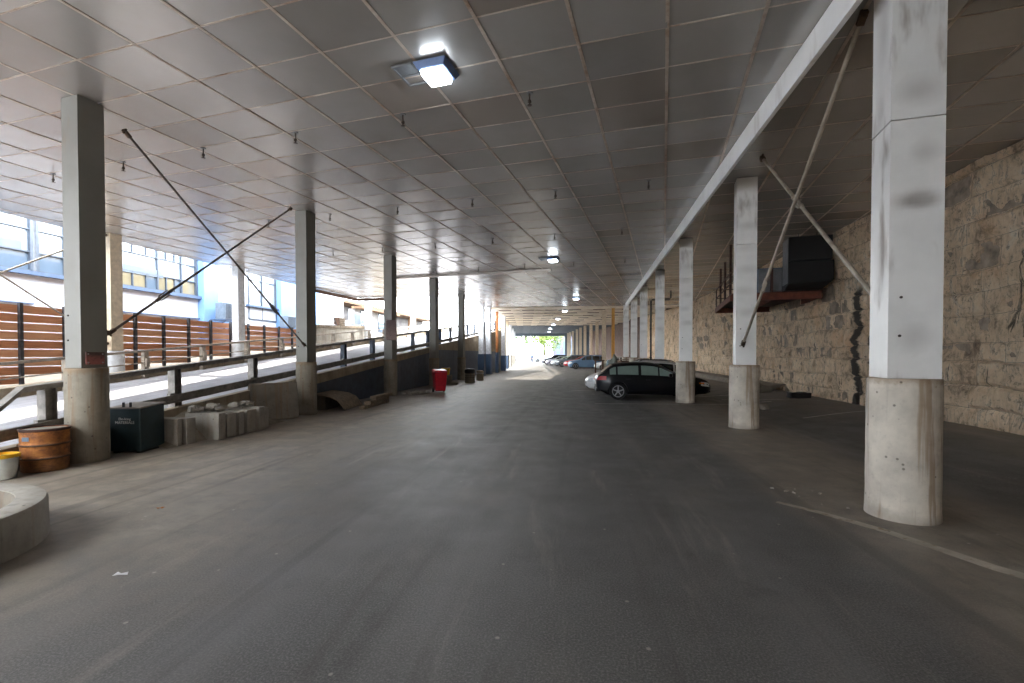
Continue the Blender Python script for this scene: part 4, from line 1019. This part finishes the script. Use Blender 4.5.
BOT = [(0, .44), (.03, .32), (.1, .24), (.3, .2), (.7, .2), (.9, .22), (.97, .24), (1, .34)]
WID = [(0, .66), (.012, .76), (.05, .85), (.12, .95), (.25, .99), (.5, 1.0), (.7, .99), (.85, .96), (.93, .89), (.975, .76), (1, .6)]
def make_car(label, kind, paint, L_, W, loc, heading, detail=True, glass='car_glass', group='parked cars', rails=False, hs=1.0):
    pf = PROF[kind]; t = thing('car', label, 'car', loc, heading, group)
    def top(s): return lerp_prof(pf['top'], s) * hs
    def belt(s): return min(lerp_prof(pf['belt'], s) * hs, top(s) - .015)
    def w(s): return W / 2 * lerp_prof(WID, s)
    def X(s): return (s - .5) * L_
    def ring(s):
        zb, zt, bl_, ww = lerp_prof(BOT, s), top(s), belt(s), w(s); zb = min(zb, bl_ - .06)
        h = zt - bl_; tm = .30 * h
        q = [(0, zb), (ww * .84, zb), (ww * .96, zb + (bl_ - zb) * .12), (ww, zb + (bl_ - zb) * .5), (ww * .99, zb + (bl_ - zb) * .80), (ww * .955, bl_),
             (ww * .955 - tm, zt - min(.075, .35 * h)), (ww * .955 - tm - min(.11, .1 + h * .1), zt - .012 * min(1, h * 8)), (ww * .4, zt + .012), (0, zt + .018)]
        return q
    N = 56; ss = [0, .006] + [(i / N) for i in range(1, N)] + [.994, 1]
    ss = sorted(set(ss)); vs = []; m = MB()
    for s in ss:
        q = ring(s); full = q + [(-y, z) for (y, z) in reversed(q[1:-1])]
        vs += [(X(s), y, z) for (y, z) in full]
    k = 18; fs = [(i * k + j, i * k + (j + 1) % k, (i + 1) * k + (j + 1) % k, (i + 1) * k + j) for i in range(len(ss) - 1) for j in range(k)]
    m.add(vs, fs, True); m.add(vs[:k], [tuple(range(k))]); m.add(vs[-k:], [tuple(reversed(range(k)))])
    body = m.build('body', PAINT[paint], t)
    # wheel wells
    wr = .325 if kind != 'suv' else .36
    n0 = len(body.data.vertices)
    for nudge in (0, .0037, -.0041, .0083, -.0091):
        cut = MB()
        for s in pf['wb']:
            for sy in (-1, 1): cut.lathe([(wr + .05, sy * (W / 2 - .26)), (wr + .05, sy * (W / 2 + .2))][::sy], 28, (X(s) + nudge, 0, wr + nudge * .5), 'Y')
        co = cut.build('well_cutter', 'rubber')
        bo = body.modifiers.new('wells', 'BOOLEAN'); bo.operation = 'DIFFERENCE'; bo.object = co; bo.solver = 'EXACT'; bo.use_self = nudge != 0
        co.location = t.location; co.rotation_euler = t.rotation_euler
        bpy.context.view_layer.update(); dg = bpy.context.evaluated_depsgraph_get()
        me = bpy.data.meshes.new_from_object(body.evaluated_get(dg)); body.modifiers.clear(); bpy.data.objects.remove(co)
        zs = [v.co.z for v in me.vertices]; xs_ = [v.co.x for v in me.vertices]
        good = len(zs) > n0 * .8 and max(zs) > top(.4) - .05 and max(xs_) - min(xs_) > L_ * .97 and 0 < len(zs) - n0 < 600
        if good:
            bmt = bmesh.new(); bmt.from_mesh(me); good = abs(bmt.calc_volume()) > .5 * L_ * W * .9 and not any(e.is_boundary for e in bmt.edges); bmt.free()
        if good: break
    body.data = me
    for p in me.polygons: p.use_smooth = True
    try: me.set_sharp_from_angle(angle=.6)
    except Exception: pass
    # wheels
    for wi, s in enumerate(pf['wb']):
        for sy in (-1, 1):
            yw_ = sy * (W / 2 - .115); m = MB()
            m.lathe([(wr * .66, -.1), (wr * .92, -.105), (wr, -.07), (wr, .07), (wr * .92, .105), (wr * .66, .1)], 32, (X(s), yw_, wr), 'Y', cap=False)
            wh = m.build('wheel', 'rubber', t)
            m = MB(); m.cur = 1; m.lathe([(0, -.02), (wr * .68, -.02), (wr * .68, .02), (0, .02)], 28, (X(s), yw_ + sy * .03, wr), 'Y'); m.cur = 0
            m.lathe([(wr * .62, -.02), (wr * .70, -.02), (wr * .70, .02), (wr * .62, .02), (wr * .62, -.02)], 28, (X(s), yw_ + sy * .09, wr), 'Y', cap=False)
            m.lathe([(0, -.02), (.06, -.02), (.06, .02), (0, .02)], 14, (X(s), yw_ + sy * .09, wr), 'Y')
            if detail:
                for g in range(5):
                    a = g * 2 * PI / 5 + .3
                    m.bar((X(s) + .04 * math.cos(a), yw_ + sy * .09, wr + .04 * math.sin(a)), (X(s) + wr * .65 * math.cos(a), yw_ + sy * .085, wr + wr * .65 * math.sin(a)), .03, .04, (-math.sin(a), 0, math.cos(a)))
            m.build('rim', ['alloy', 'black'], wh)
    def sidept(s, f, sy, off=.006):       # f: 0 belt .. 1 roof edge
        q = ring(s); a, b = q[5], q[6]
        n = Vector((0, b[1] - a[1], a[0] - b[0])).normalized()
        y, z = a[0] + (b[0] - a[0]) * f + n.y * off, a[1] + (b[1] - a[1]) * f + n.z * off
        return (X(s), sy * y, z)
    def strip2(lo, hi):
        m = MB(); n = len(lo); m.add(lo + hi, [(i, i + 1, n + i + 1, n + i) for i in range(n - 1)], True); return m
    for (a, b) in pf['win']:
        for sy in (-1, 1):
            n = 7; ks = [a + (b - a) * i / n for i in range(n + 1)]
            ok = [s for s in ks if top(s) - belt(s) > .06]
            strip2([sidept(s, .10, sy) for s in ok], [sidept(s, .90, sy) for s in ok]).build('side_window', glass, t)
    def topstrip(a, b, inset):
        m = MB(); vs = []; n = 6
        for i in range(n + 1):
            s = a + (b - a) * i / n; q = ring(s); yy_ = q[7][0] + .03 - inset
            for fy in (-1, -.5, 0, .5, 1):
                z = q[7][1] + (q[9][1] - q[7][1]) * (1 - abs(fy)); vs.append((X(s), fy * yy_, z + .012))
        m.add(vs, [(i * 5 + j, i * 5 + j + 1, (i + 1) * 5 + j + 1, (i + 1) * 5 + j) for i in range(n) for j in range(4)], True); return m
    topstrip(*pf['ws'], .06).build('windscreen', 'car_glass_dark', t)
    topstrip(*pf['rg'], .08).build('rear_window', 'car_glass_dark', t)
    def bodypt(s, z, sy, off):
        q = ring(s); 
        for a, b in zip(q[1:6], q[2:7]):
            if a[1] <= z <= b[1] + 1e-6:
                f = (z - a[1]) / max(1e-6, b[1] - a[1]); return (X(s), sy * (a[0] + (b[0] - a[0]) * f + off), z)
        return (X(s), sy * (q[5][0] + off), z)
    def patch(s0, s1, z0, z1, sy, off, name, mat, slope=0):
        n = 5; lo = []; hi = []
        for i in range(n + 1):
            s = s0 + (s1 - s0) * i / n; lim = belt(s) - .004
            lo.append(bodypt(s, min(z0 + slope * i / n, lim - .02), sy, off)); hi.append(bodypt(s, min(z1 + slope * i / n, lim), sy, off))
        strip2(lo, hi).build(name, mat, t)
    zb_ = belt(.05); zf = belt(.94)
    for sy in (-1, 1):
        patch(.008, .085, zb_ - .17, zb_ - .02, sy, .008, 'tail_lamp', 'taillight')
        patch(.90, .985, zf - .17, zf - .02, sy, .008, 'head_lamp', 'headlight', -.05)
        if detail: patch(.885, .93, zf - .10, zf - .05, sy, .012, 'marker_lamp', 'amber')
        if detail:
            for s in (.375, .56, .215):
                patch(s, s + .003, .32 if s != .215 else .62, belt(s) - .01, sy, .003, 'door_seam', 'black')
            for s in (.28, .45):
                m = MB(); p = bodypt(s, belt(s) - .13, sy, .02); m.box(p, (.18, .03, .03)); m.build('door_handle', PAINT[paint], t, bevel=.008)
            m = MB(); p = sidept(.635, .06, sy, .02); m.box((p[0], p[1] + sy * .07, p[2] + .05), (.12, .2, .13)); m.build('wing_mirror', PAINT[paint], t, bevel=.03)
            patch(.28, .72, .22, .30, sy, .006, 'sill_trim', 'black')
    m = MB(); m.box((X(1) - .035, 0, .5 * hs), (.1, W * .5, .16)); m.box((X(1) - .06, 0, .33), (.1, W * .6, .1)); m.build('front_grille', 'black', t, bevel=.02)
    m = MB(); m.box((X(0) + .02, 0, .62), (.06, .5, .13)); m.build('number_plate', 'plate', t)
    m = MB(); m.box((X(0) + .07, 0, .36), (.16, W * .62, .14)); m.build('rear_bumper_trim', 'black', t, bevel=.02)
    if rails:
        for sy in (-1, 1):
            m = MB(); q = ring(.3); m.tube([(X(.16), sy * (q[7][0] - .02), top(.16) - .02), (X(.2), sy * (q[7][0] - .02), top(.2) + .05), (X(.46), sy * (q[7][0] - .02), top(.46) + .05), (X(.5), sy * (q[7][0] - .02), top(.5) - .02)], .02, 8); m.build('roof_rail', 'black', t)
    return t
hd = .03
def car_at(rear_side, heading, L_, W, wb0):      # near-side rear wheel ground point -> car centre
    d = Vector((math.cos(heading), math.sin(heading), 0)); n = Vector((-d.y, d.x, 0))
    return Vector(rear_side) + n * (W / 2 - .1) + d * (.5 - wb0) * L_
c = car_at((1.52, 18.78, 0), hd, 4.3, 1.78, .187)
make_car('black-navy hatchback parked behind the third right column', 'hatch', 'navy', 4.3, 1.78, c, hd, hs=.97)
make_car('white car parked beyond the dark hatchback, nose to the drive', 'hatch', 'white', 4.5, 1.8, (2.6, 22.0, 0), hd + PI, True, 'car_glass_dark', rails=True)
make_car('small white car beside the post, its nose just showing', 'sedan', 'white', 4.5, 1.8, (3.98, 52.5, 0), PI - .05, False, 'car_glass_dark')
make_car('steel-blue crossover parked nose to the drive, nearest of the far row', 'suv', 'blue', 4.4, 1.8, (1.03, 57.0, 0), PI + .06, False, 'car_glass_dark')
for i, (px, y, k, pc, lab) in enumerate((( -1.77, 61.5, 'hatch', 'red', 'red car right behind the steel-blue crossover'), (-2.99, 66.0, 'suv', 'grey', 'dark grey car right behind the red car'), (-3.92, 70.5, 'sedan', 'silver', 'silver car behind the dark grey car'),
        (-4.98, 75.5, 'sedan', 'lilac', 'greyish car fourth behind the red car'), (-6.02, 81, 'suv', 'black', 'blackish car closest to the bright exit'))):
    make_car(lab, k, pc, 4.5, 1.8, (px + 2.2, y, 0), PI + .06, False, 'car_glass_dark')
make_car('dark car on the left close to the bright exit', 'hatch', 'grey', 4.3, 1.8, (-14.2, 89, 0), -.3, False, 'car_glass_dark')
make_car('pale car out in the daylight beyond the exit', 'sedan', 'silver', 4.5, 1.8, (-7.8, 108, 0), .3, False, 'car_glass_dark')

# junk pile round the yellow post
t = thing('tarp_heap', 'grey-green tarp over a heap before the yellow post', 'tarp heap', (2.95, 40.4, 0))
def heap(dim, seed, mat, name, off=(0, 0, 0)):
    bm = bmesh.new(); bmesh.ops.create_icosphere(bm, subdivisions=4, radius=1)
    for v in bm.verts:
        k = 1 + .28 * noise.noise(v.co * 1.9 + Vector((seed, 0, 0))) + .10 * noise.noise(v.co * 5 + Vector((seed, 0, 0)))
        v.co = Vector((v.co.x * dim[0] * k, v.co.y * dim[1] * k, max(-.0, v.co.z) * dim[2] * k)) + Vector(off)
    for f in bm.faces: f.smooth = True
    me = bpy.data.meshes.new(name); bm.to_mesh(me); bm.free(); me.materials.append(M[mat]); o = bpy.data.objects.new(name, me); COL.objects.link(o); o.parent = t; return o
heap((.55, .6, 1.55), 1, 'tarp', 'tarp'); heap((.35, .4, 1.2), 5, 'tarp_blue', 'under_sheet', (-.35, .1, 0))
t = thing('timber_rack', 'brown timber rack beside the tarp heap', 'rack', (1.75, 40.6, 0))
for sx in (-.3, .3):
    for sy in (-.3, .3): m = MB(); m.box((sx, sy, .6), (.1, .1, 1.2)); m.build('leg', 'brown', t)
m = MB(); m.box((0, 0, 1.22), (.85, .8, .07)); m.box((0, 0, .5), (.75, .7, .05)); m.build('shelf', 'brown', t)
t = thing('hand_cart', 'dark brown cart loaded with planks by the last white column', 'cart', (3.75, 38.6, 0), .3)
m = MB(); m.hexa([(-.45, -.35, .75), (.5, -.35, .75), (.5, .35, .75), (-.45, .35, .75)], [(-.6, -.4, 1.25), (.75, -.4, 1.15), (.75, .4, 1.15), (-.6, .4, 1.25)]); m.build('tray', 'brown', t, bevel=.02)
for sy in (-1, 1): m = MB(); m.lathe([(.2, -.03), (.3, -.03), (.3, .03), (.2, .03), (.2, -.03)], 22, (.1, sy * .4, .3), 'Y'); m.lathe([(.05, -.03), (.05, .03)], 10, (.1, sy * .4, .3), 'Y'); m.build('wheel', 'rubber', t)
m = MB()
for sx in (-.4, .4): m.bar((sx, -.28, .02), (sx, -.28, .78), .06, .06); m.bar((sx, .28, .02), (sx, .28, .78), .06, .06)
m.build('leg', 'brown', t)
m = MB(); m.bar((-.6, -.1, 1.33), (.8, -.15, 1.25), .2, .05); m.bar((-.4, .15, 1.34), (.9, .2, 1.26), .16, .05); m.build('plank', 'wood_plank', t)

# ------------------------------------------------------------------ person near the exit
def skinned(name, pts, edges, rad, mat, parent, root=0):
    me = bpy.data.meshes.new(name); me.from_pydata([Vector(p) for p in pts], edges, []); me.materials.append(M[mat])
    o = bpy.data.objects.new(name, me); COL.objects.link(o); o.parent = parent
    sk = o.modifiers.new('skin', 'SKIN'); sk.use_smooth_shade = True
    if not me.skin_vertices: me.skin_vertices.new()
    for i, r in enumerate(rad):
        me.skin_vertices[0].data[i].radius = r if isinstance(r, tuple) else (r, r); me.skin_vertices[0].data[i].use_root = (i == root)
    s = o.modifiers.new('sub', 'SUBSURF'); s.levels = 1; s.render_levels = 2
    return o
t = thing('person', 'person in blue top and dark trousers walking near the bright exit', 'person', (-8.35, 87.5, 0), .5)
B_ = [(0, 0, .95), (0, 0, 1.12), (0, 0, 1.32), (0, .01, 1.47), (0, -.01, 1.57), (0, -.02, 1.66), (0, -.02, 1.76),
      (.19, 0, 1.42), (.25, .02, 1.15), (.26, -.06, .9), (.27, -.09, .81), (-.19, 0, 1.42), (-.25, .0, 1.15), (-.26, .08, .92), (-.27, .09, .82),
      (.1, 0, .86), (.12, -.12, .5), (.12, -.02, .09), (.12, -.16, .04), (-.1, 0, .86), (-.12, .1, .5), (-.12, .3, .12), (-.12, .16, .04)]
Eg = [(0, 1), (1, 2), (2, 3), (3, 4), (4, 5), (5, 6), (3, 7), (7, 8), (8, 9), (9, 10), (3, 11), (11, 12), (12, 13), (13, 14), (0, 15), (15, 16), (16, 17), (17, 18), (0, 19), (19, 20), (20, 21), (21, 22)]
Rd = [(.16, .11), (.15, .1), (.17, .11), (.12, .09), .055, .09, .08, .06, .045, .035, .04, .06, .045, .035, .04, .085, .06, .04, .04, .085, .06, .04, .04]
skinned('body', B_, Eg, Rd, 'skin', t)
skinned('shirt', [B_[i] for i in (0, 1, 2, 3, 7, 8, 11, 12)], [(0, 1), (1, 2), (2, 3), (3, 4), (4, 5), (3, 6), (6, 7)], [(.175, .125), (.168, .118), (.188, .128), (.13, .1), .075, .06, .075, .06], 'shirt', t)
skinned('trousers', [B_[i] for i in (0, 15, 16, 17, 19, 20, 21)], [(0, 1), (1, 2), (2, 3), (0, 4), (4, 5), (5, 6)], [(.18, .13), .1, .076, .056, .1, .076, .056], 'trousers', t)
m = MB(); m.lathe([(0, 1.83), (.06, 1.82), (.1, 1.77), (.105, 1.7), (.09, 1.66)], 16, (0, .0, 0)); m.build('hair', 'hair', t)

# ------------------------------------------------------------------ outdoors beyond the exit
mb = MB(); mb.add([(-140, 100, -.02), (90, 100, -.02), (90, 260, -.02), (-140, 260, -.02)], [(0, 1, 2, 3)])
mb.add([(-140, -30, -.03), (-19.9, -30, -.03), (-19.9, 100, -.03), (-140, 100, -.03)], [(0, 1, 2, 3)])
struct(mb.build('ground', 'asphalt_dark'))
def tree(x, y, h, r, leaf, label, seed):
    q = thing('tree', label, 'tree', (x, y, 0), 0, 'trees beyond the exit'); rr = random.Random(seed)
    MB().tube([(0, 0, 0), (.1, 0, h * .3), (0, .1, h * .6)], [.35, .28, .12], 10).build('trunk', 'trunk', q)
    m = MB()
    cl = [(Vector((rr.gauss(0, r * .45), rr.gauss(0, r * .45), h * .62 + rr.gauss(0, h * .15))), rr.uniform(.3, .5) * r) for _ in range(16)]
    for _ in range(2600):
        c0, r0 = cl[rr.randrange(16)]; d = Vector((rr.gauss(0, 1), rr.gauss(0, 1), rr.gauss(0, 1))).normalized()
        p = c0 + d * r0 * rr.uniform(.75, 1.05); a = Vector((rr.gauss(0, 1), rr.gauss(0, 1), rr.gauss(0, 1))).normalized(); b = a.cross(d).normalized()
        s = rr.uniform(.16, .34); a = d.cross(b).normalized() if rr.random() < .5 else a
        m.add([p - a * s, p + b * s * .5, p + a * s, p - b * s * .5], [(0, 1, 2, 3)])
    m.build('crown', leaf, q)
tree(-8.0, 114, 9.5, 4.6, 'leaf2', 'yellow-green tree in the middle of the exit', 1)
tree(-16, 146, 13, 6, 'leaf', 'green tree seen at the left side of the exit', 2)
tree(-25, 158, 14, 6, 'leaf2', 'taller pale tree further behind at the exit', 3)
tree(-2, 160, 14, 6, 'leaf', 'green tree behind the pale building corner', 4)
q = thing('pale_building', 'pale building corner standing outside at the exit', 'building', (-3.4, 134, 0))
MB().box((0, 4, 6), (7, 10, 12)).build('wall', 'slate_render', q)
m = MB()
for k in range(3): m.box((-2 + k * 1.8, -1.02, 3), (.9, .06, 5.5))
m.build('window', 'pane_grey', q)
q = thing('footbridge', 'low grey footbridge crossing in the sun beyond the exit', 'bridge', (-24, 128, 0))
MB().box((0, 0, 3.6), (26, 2, .7)).build('deck', 'rail', q)
m = MB(); m.box((0, -1, 4.6), (26, .08, .1)); m.box((0, -1, 4.2), (26, .06, .06)); m.build('parapet_rail', 'rail', q)
for x in (-10, 0, 10): MB().box((x, 0, 1.6), (.8, 1.4, 3.3)).build('pier', 'concrete', q)

# ------------------------------------------------------------------ light, camera
w = bpy.data.worlds.new('World'); SC.world = w; w.use_nodes = True
bg = w.node_tree.nodes['Background']; bg.inputs[0].default_value = (.92, .965, 1.0, 1); bg.inputs[1].default_value = 3.0
sd = bpy.data.lights.new('sun', 'SUN'); sd.energy = 3.2; sd.angle = .012; sd.color = (1, .93, .82)
so = bpy.data.objects.new('sun', sd); COL.objects.link(so)
e = math.radians(42); az = Vector((1, -.12, 0)).normalized()
so.rotation_euler = Vector((az.x * math.cos(e), az.y * math.cos(e), -math.sin(e))).to_track_quat('-Z', 'Y').to_euler()
so.location = (-30, 10, 30)
cd = bpy.data.cameras.new('camera'); cam = bpy.data.objects.new('camera', cd); COL.objects.link(cam); SC.camera = cam
cd.sensor_width = 36; cd.lens = 480 / 1024 * 36; cd.shift_y = 20.9 / 1024; cd.clip_end = 600
cam.location = (0, 0, 1.75); cam.rotation_euler = (PI / 2 - math.radians(1.0), 0, math.atan(66 / 480))
SC.view_settings.view_transform = 'Standard'; SC.view_settings.look = 'None'; SC.view_settings.gamma = 1
SC.view_settings.use_curve_mapping = False; SC.view_settings.exposure = 2.6
SC.cycles.max_bounces = 10; SC.cycles.diffuse_bounces = 6; SC.cycles.glossy_bounces = 4
SC.cycles.use_denoising = True
SC.cycles.sample_clamp_indirect = 6
